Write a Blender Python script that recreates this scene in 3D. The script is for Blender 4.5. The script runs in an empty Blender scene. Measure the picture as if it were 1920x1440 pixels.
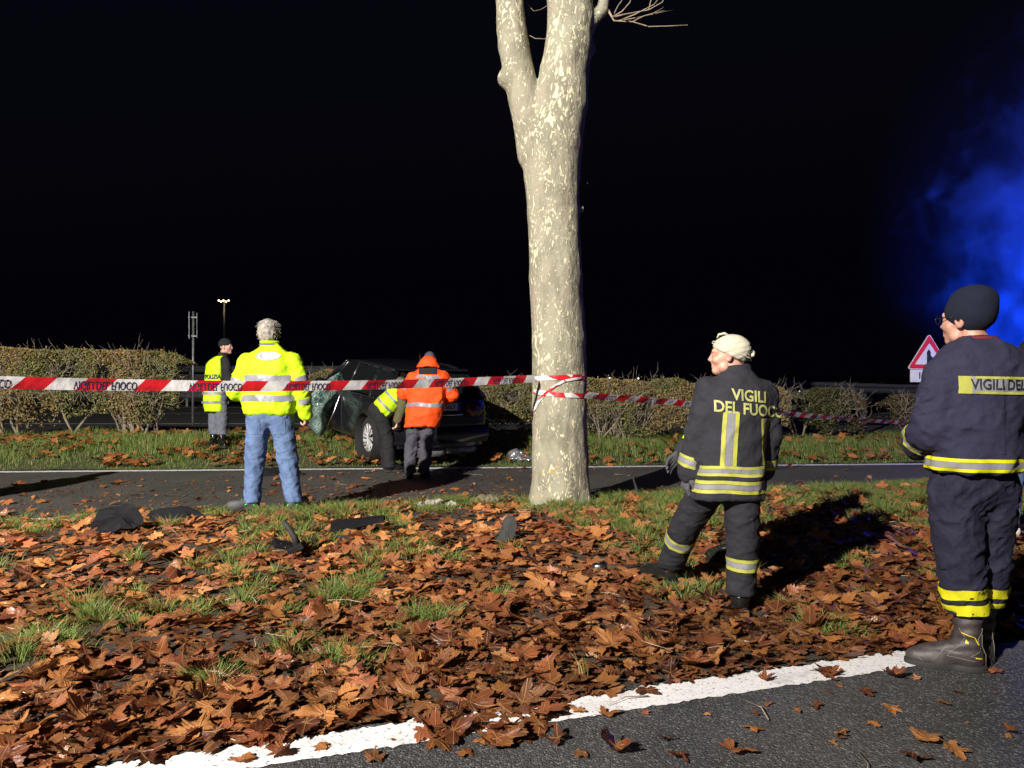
import bpy, bmesh, math, random
import numpy as np
from mathutils import Vector, Matrix, noise as mnoise
R = math.radians
rng = np.random.default_rng(7)
random.seed(7)
scene = bpy.context.scene
col = scene.collection

# ------------------------------------------------------------ camera / world / light
cam_d = bpy.data.cameras.new('camera'); cam = bpy.data.objects.new('camera', cam_d); col.objects.link(cam)
cam.location = (0, 0, 1.4); cam.rotation_euler = (R(90 - 0.593), 0, 0)
cam_d.sensor_width = 36; cam_d.lens = 36 * 1450 / 1920; cam_d.clip_start = 0.05; cam_d.clip_end = 3000
scene.camera = cam
w = bpy.data.worlds.new('World'); scene.world = w; w.use_nodes = True
wn = w.node_tree.nodes; wl = w.node_tree.links
bg = wn['Background']
sky = wn.new('ShaderNodeTexSky'); sky.sky_type = 'NISHITA'; sky.sun_disc = False
sky.sun_elevation = R(-4); sky.sun_rotation = R(205)
tint = wn.new('ShaderNodeMix'); tint.data_type = 'RGBA'; tint.blend_type = 'MULTIPLY'; tint.inputs[0].default_value = 1
tint.inputs[7].default_value = (0.55, 0.6, 1.0, 1)
wl.new(sky.outputs[0], tint.inputs[6])
glow = wn.new('ShaderNodeMix'); glow.data_type = 'RGBA'; glow.blend_type = 'ADD'; glow.inputs[0].default_value = 1; glow.inputs[7].default_value = (0.006, 0.006, 0.018, 1)   # faint night sky glow
wl.new(tint.outputs[2], glow.inputs[6]); wl.new(glow.outputs[2], bg.inputs[0])
bg.inputs[1].default_value = 0.11
sun_d = bpy.data.lights.new('moonlight', 'SUN'); sun_d.energy = 0.012; sun_d.angle = R(0.5); sun_d.color = (0.8, 0.87, 1)
sun = bpy.data.objects.new('moonlight', sun_d); col.objects.link(sun); sun.rotation_euler = (R(40), 0, R(-30))

def aim(o, p):
    d = Vector(p) - o.location
    o.rotation_euler = d.to_track_quat('-Z', 'Y').to_euler()
def spot(name, loc, tgt, power, color, size, blend, rad):
    d = bpy.data.lights.new(name, 'SPOT'); d.energy = power; d.color = color; d.spot_size = R(size); d.spot_blend = blend; d.shadow_soft_size = rad
    o = bpy.data.objects.new(name, d); col.objects.link(o); o.location = loc; aim(o, tgt); return o
# the fire brigade's floodlight on a mast, behind the photographer to the left
spot('floodlight', (-8.4, -7.4, 8.5), (-3.9, 10.5, 1.4), 39000, (1.0, 0.94, 0.85), 88, 1.0, 0.10)
# blue beacon of the fire engine standing out of frame to the right
def point(name, loc, power, color, rad):
    d = bpy.data.lights.new(name, 'POINT'); d.energy = power; d.color = color; d.shadow_soft_size = rad
    o = bpy.data.objects.new(name, d); col.objects.link(o); o.location = loc; return o
point('blue_beacon', (9.3, 12.3, 3.0), 230, (0.004, 0.045, 1.0), 0.15)
spot('blue_beacon_beam', (10.3, 15.3, 1.2), (9.9, 15.5, 7.0), 17000, (0.003, 0.060, 1.0), 126, 0.6, 0.12)
scene.view_settings.view_transform = 'Standard'; scene.view_settings.look = 'None'
scene.view_settings.gamma = 1; scene.view_settings.exposure = 0; scene.view_settings.use_curve_mapping = False

# ------------------------------------------------------------ materials
def mat(name, base=(0.5, 0.5, 0.5), rough=0.6, metal=0.0, spec=0.5, noise=None, bump=None, coat=0, trans=0):
    """noise=(scale, colour2, lo, hi)  bump=(scale, strength, distance)"""
    m = bpy.data.materials.new(name); m.use_nodes = True
    n = m.node_tree.nodes; l = m.node_tree.links; b = n['Principled BSDF']
    b.inputs['Base Color'].default_value = (*base, 1); b.inputs['Roughness'].default_value = rough
    b.inputs['Metallic'].default_value = metal; b.inputs['Specular IOR Level'].default_value = spec
    b.inputs['Coat Weight'].default_value = coat; b.inputs['Transmission Weight'].default_value = trans
    tc = n.new('ShaderNodeTexCoord')
    if noise:
        t = n.new('ShaderNodeTexNoise'); t.inputs['Scale'].default_value = noise[0]; t.inputs['Detail'].default_value = 5
        l.new(tc.outputs['Object'], t.inputs['Vector'])
        r = n.new('ShaderNodeValToRGB'); r.color_ramp.elements[0].position = noise[2]; r.color_ramp.elements[1].position = noise[3]
        r.color_ramp.elements[0].color = (*base, 1); r.color_ramp.elements[1].color = (*noise[1], 1)
        l.new(t.outputs[0], r.inputs[0]); l.new(r.outputs[0], b.inputs['Base Color'])
    if bump:
        t = n.new('ShaderNodeTexNoise'); t.inputs['Scale'].default_value = bump[0]; t.inputs['Detail'].default_value = 4
        l.new(tc.outputs['Object'], t.inputs['Vector'])
        bp = n.new('ShaderNodeBump'); bp.inputs['Strength'].default_value = bump[1]; bp.inputs['Distance'].default_value = bump[2]
        l.new(t.outputs[0], bp.inputs['Height']); l.new(bp.outputs[0], b.inputs['Normal'])
    return m
def N(m, kind, **kw):
    nd = m.node_tree.nodes.new(kind)
    for k, v in kw.items(): setattr(nd, k, v)
    return nd
def math_node(m, op, a, b=None, c=None):
    nd = m.node_tree.nodes.new('ShaderNodeMath'); nd.operation = op
    for i, v in enumerate((a, b, c)):
        if v is None: continue
        if isinstance(v, (int, float)): nd.inputs[i].default_value = v
        else: m.node_tree.links.new(v, nd.inputs[i])
    return nd.outputs[0]
def mixc(m, f, a, b):
    nd = m.node_tree.nodes.new('ShaderNodeMix'); nd.data_type = 'RGBA'
    for i, v in ((0, f), (6, a), (7, b)):
        if isinstance(v, (int, float)): nd.inputs[i].default_value = v
        elif isinstance(v, tuple): nd.inputs[i].default_value = (*v, 1)
        else: m.node_tree.links.new(v, nd.inputs[i])
    return nd.outputs[2]
def noise_out(m, scale, detail=5, vec=None, rough=0.5):
    t = m.node_tree.nodes.new('ShaderNodeTexNoise'); t.inputs['Scale'].default_value = scale; t.inputs['Detail'].default_value = detail
    t.inputs['Roughness'].default_value = rough
    if vec is not None: m.node_tree.links.new(vec, t.inputs['Vector'])
    return t.outputs[0]
def ramp(m, f, lo, hi):
    nd = m.node_tree.nodes.new('ShaderNodeMapRange'); nd.inputs[1].default_value = lo; nd.inputs[2].default_value = hi
    m.node_tree.links.new(f, nd.inputs[0]); return nd.outputs[0]
def bsdf(m): return m.node_tree.nodes['Principled BSDF']
def bumpn(m, h, strength, dist):
    bp = N(m, 'ShaderNodeBump'); bp.inputs['Strength'].default_value = strength; bp.inputs['Distance'].default_value = dist
    m.node_tree.links.new(h, bp.inputs['Height']); m.node_tree.links.new(bp.outputs[0], bsdf(m).inputs['Normal'])

def asphalt_mat(name, c0, c1, wet):
    m = mat(name, c0, wet); l = m.node_tree.links
    pos = N(m, 'ShaderNodeNewGeometry').outputs['Position']
    v = N(m, 'ShaderNodeTexVoronoi'); v.inputs['Scale'].default_value = 130; l.new(pos, v.inputs['Vector'])
    vc = N(m, 'ShaderNodeSeparateColor'); l.new(v.outputs['Color'], vc.inputs[0])
    stone = ramp(m, vc.outputs[0], 0.72, 1.0)
    big = ramp(m, noise_out(m, 1.1, 7, pos, .6), 0.38, 0.62)
    fine = ramp(m, noise_out(m, 35, 3, pos), 0.35, 0.7)
    c = mixc(m, big, c0, c1); c = mixc(m, math_node(m, 'MULTIPLY', fine, 0.5), c, tuple(x * 0.45 for x in c0))
    c = mixc(m, math_node(m, 'MULTIPLY', stone, 0.5), c, (0.26, 0.25, 0.24))
    l.new(c, bsdf(m).inputs['Base Color'])
    h = math_node(m, 'ADD', math_node(m, 'MULTIPLY', v.outputs['Distance'], -1.0), noise_out(m, 60, 4, pos))
    bumpn(m, h, 0.9, 0.006); return m
M = {}
M['asphalt_near'] = asphalt_mat('asphalt near', (0.040, 0.040, 0.043), (0.072, 0.070, 0.072), 0.6)
M['asphalt_far'] = asphalt_mat('asphalt far', (0.046, 0.044, 0.042), (0.078, 0.072, 0.064), 0.6)
M['asphalt_bg'] = mat('asphalt beyond', (0.02, 0.02, 0.022), 0.9, noise=(3, (0.03, 0.03, 0.03), 0.3, 0.7))
m = mat('worn road paint', (0.72, 0.71, 0.72), 0.7); M['paint'] = m
pos = N(m, 'ShaderNodeNewGeometry').outputs['Position']
c = mixc(m, ramp(m, noise_out(m, 55, 6, pos, 0.65), 0.56, 0.66), (0.72, 0.71, 0.73), (0.2, 0.19, 0.19))
c = mixc(m, ramp(m, noise_out(m, 6, 4, pos), 0.55, 0.8), c, (0.42, 0.39, 0.38))
m.node_tree.links.new(c, bsdf(m).inputs['Base Color']); bumpn(m, noise_out(m, 120, 3, pos), 0.8, 0.004)
m = mat('verge soil', (0.05, 0.035, 0.022), 0.95); M['soil'] = m
pos = N(m, 'ShaderNodeNewGeometry').outputs['Position']
c = mixc(m, ramp(m, noise_out(m, 14, 8, pos, 0.7), 0.35, 0.7), (0.026, 0.016, 0.010), (0.085, 0.052, 0.030))
m.node_tree.links.new(c, bsdf(m).inputs['Base Color']); bumpn(m, noise_out(m, 30, 8, pos, 0.7), 1.0, 0.03)
m = mat('grassy soil', (0.04, 0.045, 0.018), 0.95); M['grass_soil'] = m
pos = N(m, 'ShaderNodeNewGeometry').outputs['Position']
c = mixc(m, ramp(m, noise_out(m, 9, 8, pos, 0.7), 0.35, 0.7), (0.03, 0.035, 0.014), (0.08, 0.075, 0.03))
m.node_tree.links.new(c, bsdf(m).inputs['Base Color']); bumpn(m, noise_out(m, 30, 8, pos, 0.7), 1.0, 0.03)
M['field'] = mat('dark field', (0.03, 0.035, 0.015), 1.0, noise=(0.3, (0.05, 0.045, 0.02), 0.3, 0.7))

def cloth(name, c, c2=None, rough=0.85, weave=900, amt=0.25, big=0.01, metal=0.0, spec=0.25):
    m = mat(name, c, rough, metal, spec); l = m.node_tree.links
    tc = N(m, 'ShaderNodeTexCoord').outputs['Object']
    c2 = c2 or tuple(x * 0.6 for x in c)
    cc = mixc(m, ramp(m, noise_out(m, 7, 7, tc, 0.65), 0.38, 0.72), c, c2)
    l.new(cc, bsdf(m).inputs['Base Color'])
    cr = math_node(m, 'ABSOLUTE', math_node(m, 'SUBTRACT', noise_out(m, 9, 3, tc, 0.5), 0.5)); cr2 = math_node(m, 'ABSOLUTE', math_node(m, 'SUBTRACT', noise_out(m, 21, 3, tc, 0.5), 0.5))
    h = math_node(m, 'ADD', math_node(m, 'MULTIPLY', noise_out(m, weave * 0.35, 2, tc), amt * 0.12), math_node(m, 'ADD', math_node(m, 'MULTIPLY', cr, 2.6), math_node(m, 'MULTIPLY', cr2, 0.9)))
    bumpn(m, h, 0.5, big * .6); return m
M['nomex'] = cloth('navy turnout cloth', (0.026, 0.025, 0.034), (0.017, 0.017, 0.023), big=0.02)
M['nomex2'] = cloth('dark blue station cloth', (0.026, 0.024, 0.052), (0.019, 0.018, 0.040), big=0.02)
M['nomex_pants'] = cloth('dark trouser cloth', (0.020, 0.020, 0.026), (0.014, 0.014, 0.018), big=0.02)
M['pants2'] = cloth('blue black trouser cloth', (0.018, 0.017, 0.036), (0.013, 0.012, 0.027), big=0.025)
M['hivis'] = cloth('fluorescent yellow cloth', (0.50, 0.76, 0.010), (0.36, 0.58, 0.008), 0.7, big=0.014)
M['orange'] = cloth('fluorescent orange cloth', (0.85, 0.085, 0.010), (0.62, 0.055, 0.007), 0.7, big=0.014)
M['silver'] = cloth('reflective silver tape', (0.27, 0.27, 0.30), (0.21, 0.21, 0.24), 0.5, weave=300, big=0.01, metal=0.2)
M['dullsilver'] = cloth('dull reflective tape', (0.22, 0.22, 0.23), (0.16, 0.16, 0.17), 0.6, weave=300, big=0.01)
M['lime'] = cloth('yellow trim tape', (0.42, 0.42, 0.06), (0.26, 0.26, 0.07), 0.65, big=0.008)
M['trimyellow'] = cloth('bright yellow trim', (0.66, 0.62, 0.01), (0.46, 0.43, 0.012), 0.65, big=0.01)
M['lettering'] = cloth('pale yellow lettering', (0.42, 0.42, 0.15), (0.27, 0.28, 0.13), 0.6, big=0.006)
M['blackprint'] = mat('black print', (0.012, 0.012, 0.018), 0.6)
M['jeans'] = cloth('blue denim', (0.115, 0.175, 0.32), (0.065, 0.10, 0.20), 0.9, big=0.012)
M['graypants'] = cloth('grey purple trousers', (0.075, 0.07, 0.095), (0.05, 0.047, 0.065), big=0.025)
M['blackcloth'] = cloth('black cloth', (0.014, 0.014, 0.016), (0.02, 0.02, 0.022), big=0.012)
M['olive'] = cloth('olive sleeve', (0.10, 0.095, 0.045), (0.075, 0.07, 0.035), big=0.012)
M['slate'] = cloth('slate grey trousers', (0.13, 0.14, 0.18), (0.1, 0.105, 0.14), big=0.012)
M['knit_white'] = cloth('cream wool knit', (0.50, 0.47, 0.37), (0.42, 0.39, 0.30), 0.95, weave=600, amt=1.5, big=0.012)
M['knit_navy'] = cloth('navy wool knit', (0.010, 0.013, 0.028), (0.008, 0.01, 0.02), 0.95, weave=500, amt=1.5, big=0.01)
M['knit_black'] = cloth('black wool knit', (0.016, 0.018, 0.02), None, 0.95, weave=500, amt=1.5)
M['leather'] = mat('worn dark leather', (0.032, 0.026, 0.028), 0.55, noise=(14, (0.075, 0.062, 0.058), 0.4, 0.75), bump=(60, 0.4, 0.004))
M['blackleather'] = mat('polished black leather', (0.01, 0.01, 0.01), 0.25, bump=(20, 0.3, 0.01))
M['rubber'] = mat('black rubber', (0.018, 0.017, 0.017), 0.75, bump=(80, 0.4, 0.003))
M['stitch'] = mat('pale stitching', (0.22, 0.19, 0.16), 0.7)
M['glove'] = cloth('grey work glove', (0.075, 0.075, 0.085), (0.045, 0.045, 0.055), big=0.006)
m = mat('skin', (0.56, 0.33, 0.24), 0.5, noise=(22, (0.40, 0.17, 0.13), 0.38, 0.68), bump=(110, 0.5, 0.003)); M['skin'] = m
bsdf(m).inputs['Subsurface Weight'].default_value = 0.12; bsdf(m).inputs['Subsurface Radius'].default_value = (0.012, 0.004, 0.002)
M['eye'] = mat('eye white', (0.5, 0.46, 0.43), 0.3)
M['hair'] = mat('grey hair', (0.20, 0.18, 0.16), 0.6, noise=(30, (0.36, 0.33, 0.29), 0.35, 0.65))
M['hair_dark'] = mat('dark stubble hair', (0.05, 0.038, 0.03), 0.7)
M['green'] = mat('neon green laces', (0.03, 0.75, 0.12), 0.6)
M['shoe'] = mat('grey sneaker mesh', (0.06, 0.06, 0.065), 0.7, bump=(200, 0.4, 0.002))
M['whiteshoe'] = mat('white sneaker', (0.75, 0.75, 0.78), 0.6)
M['white'] = mat('white print', (0.75, 0.75, 0.75), 0.5)
M['redprint'] = mat('red print', (0.6, 0.03, 0.05), 0.5)
M['greenprint'] = mat('green print', (0.03, 0.35, 0.12), 0.5)
M['burgundy'] = cloth('burgundy lining', (0.22, 0.02, 0.03))

# ------------------------------------------------------------ object helpers
def tag(o, label=None, cat=None, group=None, kind=None):
    if label: o['label'] = label
    if cat: o['category'] = cat
    if group: o['group'] = group
    if kind: o['kind'] = kind
    return o
def empty(name, loc, rz=0):
    o = bpy.data.objects.new(name, None); col.objects.link(o); o.location = loc; o.rotation_euler = (0, 0, rz); o.empty_display_size = 0.1; return o
def link(name, me, mats, parent=None, smooth=True):
    if not isinstance(mats, (list, tuple)): mats = [mats]
    for mm in mats: me.materials.append(mm)
    if smooth and len(me.polygons): me.polygons.foreach_set('use_smooth', np.ones(len(me.polygons), dtype=bool))
    o = bpy.data.objects.new(name, me); col.objects.link(o)
    if parent: o.parent = parent
    return o
def np_mesh(name, V, F, colors=None, uv=None, mi=None):
    """V (n,3); F (m,k) constant-size faces"""
    me = bpy.data.meshes.new(name)
    V = np.asarray(V, np.float32); F = np.asarray(F, np.int32); k = F.shape[1]
    me.vertices.add(len(V)); me.vertices.foreach_set('co', V.ravel())
    me.loops.add(F.size); me.loops.foreach_set('vertex_index', F.ravel())
    me.polygons.add(len(F)); me.polygons.foreach_set('loop_start', np.arange(0, F.size, k, dtype=np.int32))
    if mi is not None: me.polygons.foreach_set('material_index', np.asarray(mi, np.int32))
    if uv is not None:
        ul = me.uv_layers.new(name='UVMap'); ul.data.foreach_set('uv', np.asarray(uv, np.float32)[F.ravel()].ravel())
    me.update(calc_edges=True)
    if colors is not None:
        ca = me.color_attributes.new('col', 'FLOAT_COLOR', 'POINT'); ca.data.foreach_set('color', np.asarray(colors, np.float32).ravel())
    me.validate(); return me
class MB:
    def __init__(s): s.v = []; s.f = []; s.mi = []
    def add(s, vs, fs, mi=0):
        b = len(s.v); s.v += [tuple(v) for v in vs]; s.f += [tuple(i + b for i in f) for f in fs]; s.mi += [mi] * len(fs); return s
    def box(s, c, d, mat3=None, mi=0):
        c = Vector(c); d = Vector(d) / 2; vs = []
        for sx in (-1, 1):
            for sy in (-1, 1):
                for sz in (-1, 1):
                    p = Vector((sx * d.x, sy * d.y, sz * d.z)); p = (mat3 @ p) if mat3 else p; vs.append(c + p)
        return s.add(vs, [(0, 1, 3, 2), (4, 6, 7, 5), (0, 4, 5, 1), (2, 3, 7, 6), (0, 2, 6, 4), (1, 5, 7, 3)], mi)
    def tube(s, pts, rad, n=8, mi=0, cap=True):
        pts = [Vector(p) for p in pts]
        if isinstance(rad, (int, float)): rad = [rad] * len(pts)
        vs = []; fs = []; ref = None
        for i, p in enumerate(pts):
            t = (pts[min(i + 1, len(pts) - 1)] - pts[max(i - 1, 0)]).normalized()
            if ref is None: ref = t.orthogonal().normalized()
            ref = (ref - t * ref.dot(t)); ref = ref.normalized() if ref.length > 1e-6 else t.orthogonal().normalized()
            b = t.cross(ref)
            for k in range(n):
                a = 2 * math.pi * k / n; vs.append(p + (ref * math.cos(a) + b * math.sin(a)) * rad[i])
        for i in range(len(pts) - 1):
            for k in range(n):
                k2 = (k + 1) % n; fs.append((i * n + k, i * n + k2, (i + 1) * n + k2, (i + 1) * n + k))
        if cap: fs.append(tuple(range(n))[::-1]); fs.append(tuple(range((len(pts) - 1) * n, len(pts) * n)))
        return s.add(vs, fs, mi)
    def lathe(s, prof, n=32, axis='z', c=(0, 0, 0), mi=0):
        vs = []; fs = []; c = Vector(c)
        for (r, z) in prof:
            for k in range(n):
                a = 2 * math.pi * k / n; x, y = r * math.cos(a), r * math.sin(a)
                vs.append(c + (Vector((x, y, z)) if axis == 'z' else Vector((x, z, y)) if axis == 'y' else Vector((z, x, y))))
        for i in range(len(prof) - 1):
            for k in range(n):
                k2 = (k + 1) % n; fs.append((i * n + k, i * n + k2, (i + 1) * n + k2, (i + 1) * n + k))
        return s.add(vs, fs, mi)
    def build(s, name, mats, parent=None, smooth=False):
        me = bpy.data.meshes.new(name); me.from_pydata([tuple(v) for v in s.v], [], s.f); me.update()
        if any(s.mi): me.polygons.foreach_set('material_index', s.mi)
        return link(name, me, mats, parent, smooth)
def solidify(o, t, off=-1):
    md = o.modifiers.new('thickness', 'SOLIDIFY'); md.thickness = t; md.offset = off; return o
def bevel(o, wd, seg=2):
    md = o.modifiers.new('bevel', 'BEVEL'); md.width = wd; md.segments = seg; md.limit_method = 'ANGLE'; return o

# ------------------------------------------------------------ numeric noise + SDF tools
_lat = np.random.default_rng(3).random((64, 64, 64)).astype(np.float32)
def vnoise(p):
    p = np.asarray(p, np.float32); i = np.floor(p).astype(int); f = p - i; f = f * f * (3 - 2 * f); i &= 63; j = (i + 1) & 63
    x0, y0, z0 = i[..., 0], i[..., 1], i[..., 2]; x1, y1, z1 = j[..., 0], j[..., 1], j[..., 2]; fx, fy, fz = f[..., 0], f[..., 1], f[..., 2]
    a = _lat[x0, y0, z0] * (1 - fx) + _lat[x1, y0, z0] * fx; b = _lat[x0, y1, z0] * (1 - fx) + _lat[x1, y1, z0] * fx
    c = _lat[x0, y0, z1] * (1 - fx) + _lat[x1, y0, z1] * fx; d = _lat[x0, y1, z1] * (1 - fx) + _lat[x1, y1, z1] * fx
    return (a * (1 - fy) + b * fy) * (1 - fz) + (c * (1 - fy) + d * fy) * fz
A_ = lambda v: np.asarray(v, np.float32)
def smin(a, b, k):
    h = np.clip(0.5 + 0.5 * (b - a) / k, 0, 1); return b * (1 - h) + a * h - k * h * (1 - h)
def smax(a, b, k): return -smin(-a, -b, k)
def rc(p, a, b, ra, rb):
    a = A_(a); b = A_(b); ba = b - a; t = np.clip(((p - a) @ ba) / (ba @ ba), 0, 1)
    return np.linalg.norm(p - a - t[..., None] * ba, axis=-1) - (ra + (rb - ra) * t)
def el(p, c, r, Rm=None):
    q = p - A_(c)
    if Rm is not None: q = q @ Rm
    r = A_(r); k0 = np.linalg.norm(q / r, axis=-1); k1 = np.linalg.norm(q / (r * r), axis=-1) + 1e-6
    return k0 * (k0 - 1) / k1
def loft(p, org, Rm, st, n=2.3):
    """st rows: (t, cx, cy, rx, ry) along frame z; Rm columns = frame axes"""
    q = (p - A_(org)) @ A_(Rm); st = A_(st); t = q[..., 2]
    g = lambda i: np.interp(t, st[:, 0], st[:, i])
    rx, ry = g(3), g(4); x = np.abs(q[..., 0] - g(1)) / rx; y = np.abs(q[..., 1] - g(2)) / ry
    d = ((x ** n + y ** n) ** (1 / n) - 1) * np.minimum(rx, ry)
    return smax(d, np.maximum(t - st[-1, 0], st[0, 0] - t), 0.03)
def frame(up, right):
    up = Vector(up).normalized(); right = Vector(right); right = (right - up * right.dot(up)).normalized(); f = up.cross(right)
    return np.array([right, f, up], np.float32).T
ROTF = [np.array(Matrix.Rotation(a, 3, 'Y') @ Matrix.Rotation(b, 3, 'Z'), np.float32) for a, b in ((.6, .3), (-.7, .8), (1.0, -.4), (-.35, 1.5))]
def folds(p, amp, freq=9, seed=0, dirv=(1, 0.6, 2.2)):
    q = p @ ROTF[seed % 4] * A_(dirv) * freq / 2 + seed * 7.3
    wv = vnoise(q * 0.6 + 11) * 2.2
    n1 = vnoise(q + wv[..., None]); n2 = vnoise((p @ ROTF[(seed + 1) % 4]) * A_(dirv) * freq + 31 + wv[..., None])
    return amp * (1.5 * np.sqrt(np.abs(2 * n1 - 1) + .02) - 1.0 + 0.8 * np.abs(2 * n2 - 1) - .3)
def surface_nets(fn, lo, hi, h):
    lo = A_(lo); hi = A_(hi); nn = np.ceil((hi - lo) / h).astype(int) + 1
    ax = [lo[i] + h * np.arange(nn[i], dtype=np.float32) for i in range(3)]
    # coarse culling: evaluate in slabs
    F = np.empty(nn, np.float32)
    for k in range(0, nn[0], 24):
        X, Y, Z = np.meshgrid(ax[0][k:k + 24], ax[1], ax[2], indexing='ij'); F[k:k + 24] = fn(np.stack([X, Y, Z], -1))
    S = F < 0
    cnt = np.zeros(nn - 1, np.float32); acc = np.zeros((*(nn - 1), 3), np.float32)
    c = [slice(0, -1), slice(1, None)]
    for axi in range(3):
        o = [i for i in range(3) if i != axi]
        for a in (0, 1):
            for b in (0, 1):
                s0 = [None] * 3; s1 = [None] * 3; s0[axi] = c[0]; s1[axi] = c[1]; s0[o[0]] = s1[o[0]] = c[a]; s0[o[1]] = s1[o[1]] = c[b]
                f0 = F[tuple(s0)]; f1 = F[tuple(s1)]; x = (f0 < 0) != (f1 < 0)
                t = np.where(x, f0 / np.where(x, f0 - f1, 1), 0)
                cnt += x; acc[..., axi] += t; acc[..., o[0]] += x * a; acc[..., o[1]] += x * b
    act = cnt > 0; idx = -np.ones(cnt.shape, np.int32); idx[act] = np.arange(act.sum()); ii = np.argwhere(act)
    V = (ii + acc[act] / cnt[act][:, None]) * h + lo
    Q = []
    for axi in range(3):
        o = [i for i in range(3) if i != axi]
        s0 = [slice(1, -1)] * 3; s1 = [slice(1, -1)] * 3; s0[axi] = slice(0, -1); s1[axi] = slice(1, None)
        a0 = S[tuple(s0)]; a1 = S[tuple(s1)]
        for flip, msk in ((False, a0 & ~a1), (True, ~a0 & a1)):
            e = np.argwhere(msk)
            if not len(e): continue
            e[:, o[0]] += 1; e[:, o[1]] += 1
            def cell(d0, d1):
                q = e.copy(); q[:, o[0]] += d0; q[:, o[1]] += d1; return idx[q[:, 0], q[:, 1], q[:, 2]]
            q = np.stack([cell(-1, -1), cell(0, -1), cell(0, 0), cell(-1, 0)], 1)
            if flip ^ (axi == 1): q = q[:, ::-1]
            Q.append(q)
    Q = np.concatenate(Q); Q = Q[(Q >= 0).all(1)]
    return V, Q
def sdf_obj(name, fn, lo, hi, h, mats, parent, extra=()):
    V, Q = surface_nets(fn, lo, hi, h)
    for (f2, l2, h2, hh) in extra:
        v2, q2 = surface_nets(f2, l2, h2, hh); Q = np.concatenate([Q, q2 + len(V)]); V = np.concatenate([V, v2])
    return link(name, np_mesh(name, V, Q), mats, parent)
def band(fn, c0, Rm, t0, t1, parent, mats, name='reflective_band', rmax=0.4, off=0.004, a0=0, a1=360, n=72, rows=4, wob=0.0, tilt=0.0, start=0.01):
    """strip wrapped on the surface fn=0 round the axis through c0 (frame Rm), between heights t0..t1"""
    Rm = A_(Rm); c0 = A_(c0); an = np.radians(np.linspace(a0, a1, n + 1)); tt = np.linspace(t0, t1, rows)
    Aa, Tt = np.meshgrid(an, tt, indexing='ij')
    Tt = Tt + wob * np.sin(Aa * 3 + 1.3) + tilt * np.cos(Aa)
    d = np.stack([np.cos(Aa), np.sin(Aa), 0 * Aa], -1) @ Rm.T; base = c0 + Tt[..., None] * Rm[:, 2]
    r = np.full(Aa.shape, start, np.float32); done = np.zeros(Aa.shape, bool)
    for _ in range(90):
        dd = fn((base + d * r[..., None]).astype(np.float32)); hit = dd > -0.0008; done |= hit
        r = np.where(done, r, np.minimum(r + np.maximum(-dd * 0.6, 0.0015), rmax))
    P = base + d * (r + off)[..., None]; V = P.reshape(-1, 3); F = []
    for i in range(n):
        for j in range(rows - 1): a = i * rows + j; F.append((a, a + rows, a + rows + 1, a + 1))
    o = link(name, np_mesh(name, V, F), mats, parent); return o
def text_mesh(txt, size, bold=0.0, extrude=0.0, cut=0.0):
    cu = bpy.data.curves.new('text', 'FONT'); cu.body = txt; cu.size = size; cu.offset = bold; cu.align_x = 'CENTER'; cu.align_y = 'CENTER'; cu.resolution_u = 3
    ob = bpy.data.objects.new('text', cu); col.objects.link(ob); bpy.context.view_layer.update()
    me = ob.evaluated_get(bpy.context.evaluated_depsgraph_get()).to_mesh()
    bm = bmesh.new(); bm.from_mesh(me); ob.evaluated_get(bpy.context.evaluated_depsgraph_get()).to_mesh_clear()
    bmesh.ops.triangulate(bm, faces=bm.faces[:])
    if cut:
        for _ in range(4):
            es = [e for e in bm.edges if e.calc_length() > cut]
            if not es: break
            bmesh.ops.subdivide_edges(bm, edges=es, cuts=1); bmesh.ops.triangulate(bm, faces=[f for f in bm.faces if len(f.verts) > 3])
    V = np.array([v.co[:] for v in bm.verts], np.float32); bm.verts.index_update(); F = [[v.index for v in f.verts] for f in bm.faces]; bm.free()
    bpy.data.objects.remove(ob); bpy.data.curves.remove(cu)
    return V, np.array(F)
def project(fn, V2, F, org, ux, uy, ud, parent, mats, name, off=0.006, bend=None):
    """throw a flat drawing (x,y) on the surface fn=0 along ud"""
    org, ux, uy, ud = map(lambda v: A_(Vector(v)), (org, ux, uy, ud))
    P = org + V2[:, :1] * ux + V2[:, 1:2] * uy; t = np.zeros(len(P), np.float32)
    for _ in range(60): t += np.clip(fn((P + ud * t[:, None]).astype(np.float32)) * 0.7, -0.02, 0.05)
    t = np.minimum(t, 0.8)
    P = P + ud * (t - off)[:, None]
    return link(name, np_mesh(name, P, F), mats, parent, smooth=False)

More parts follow.
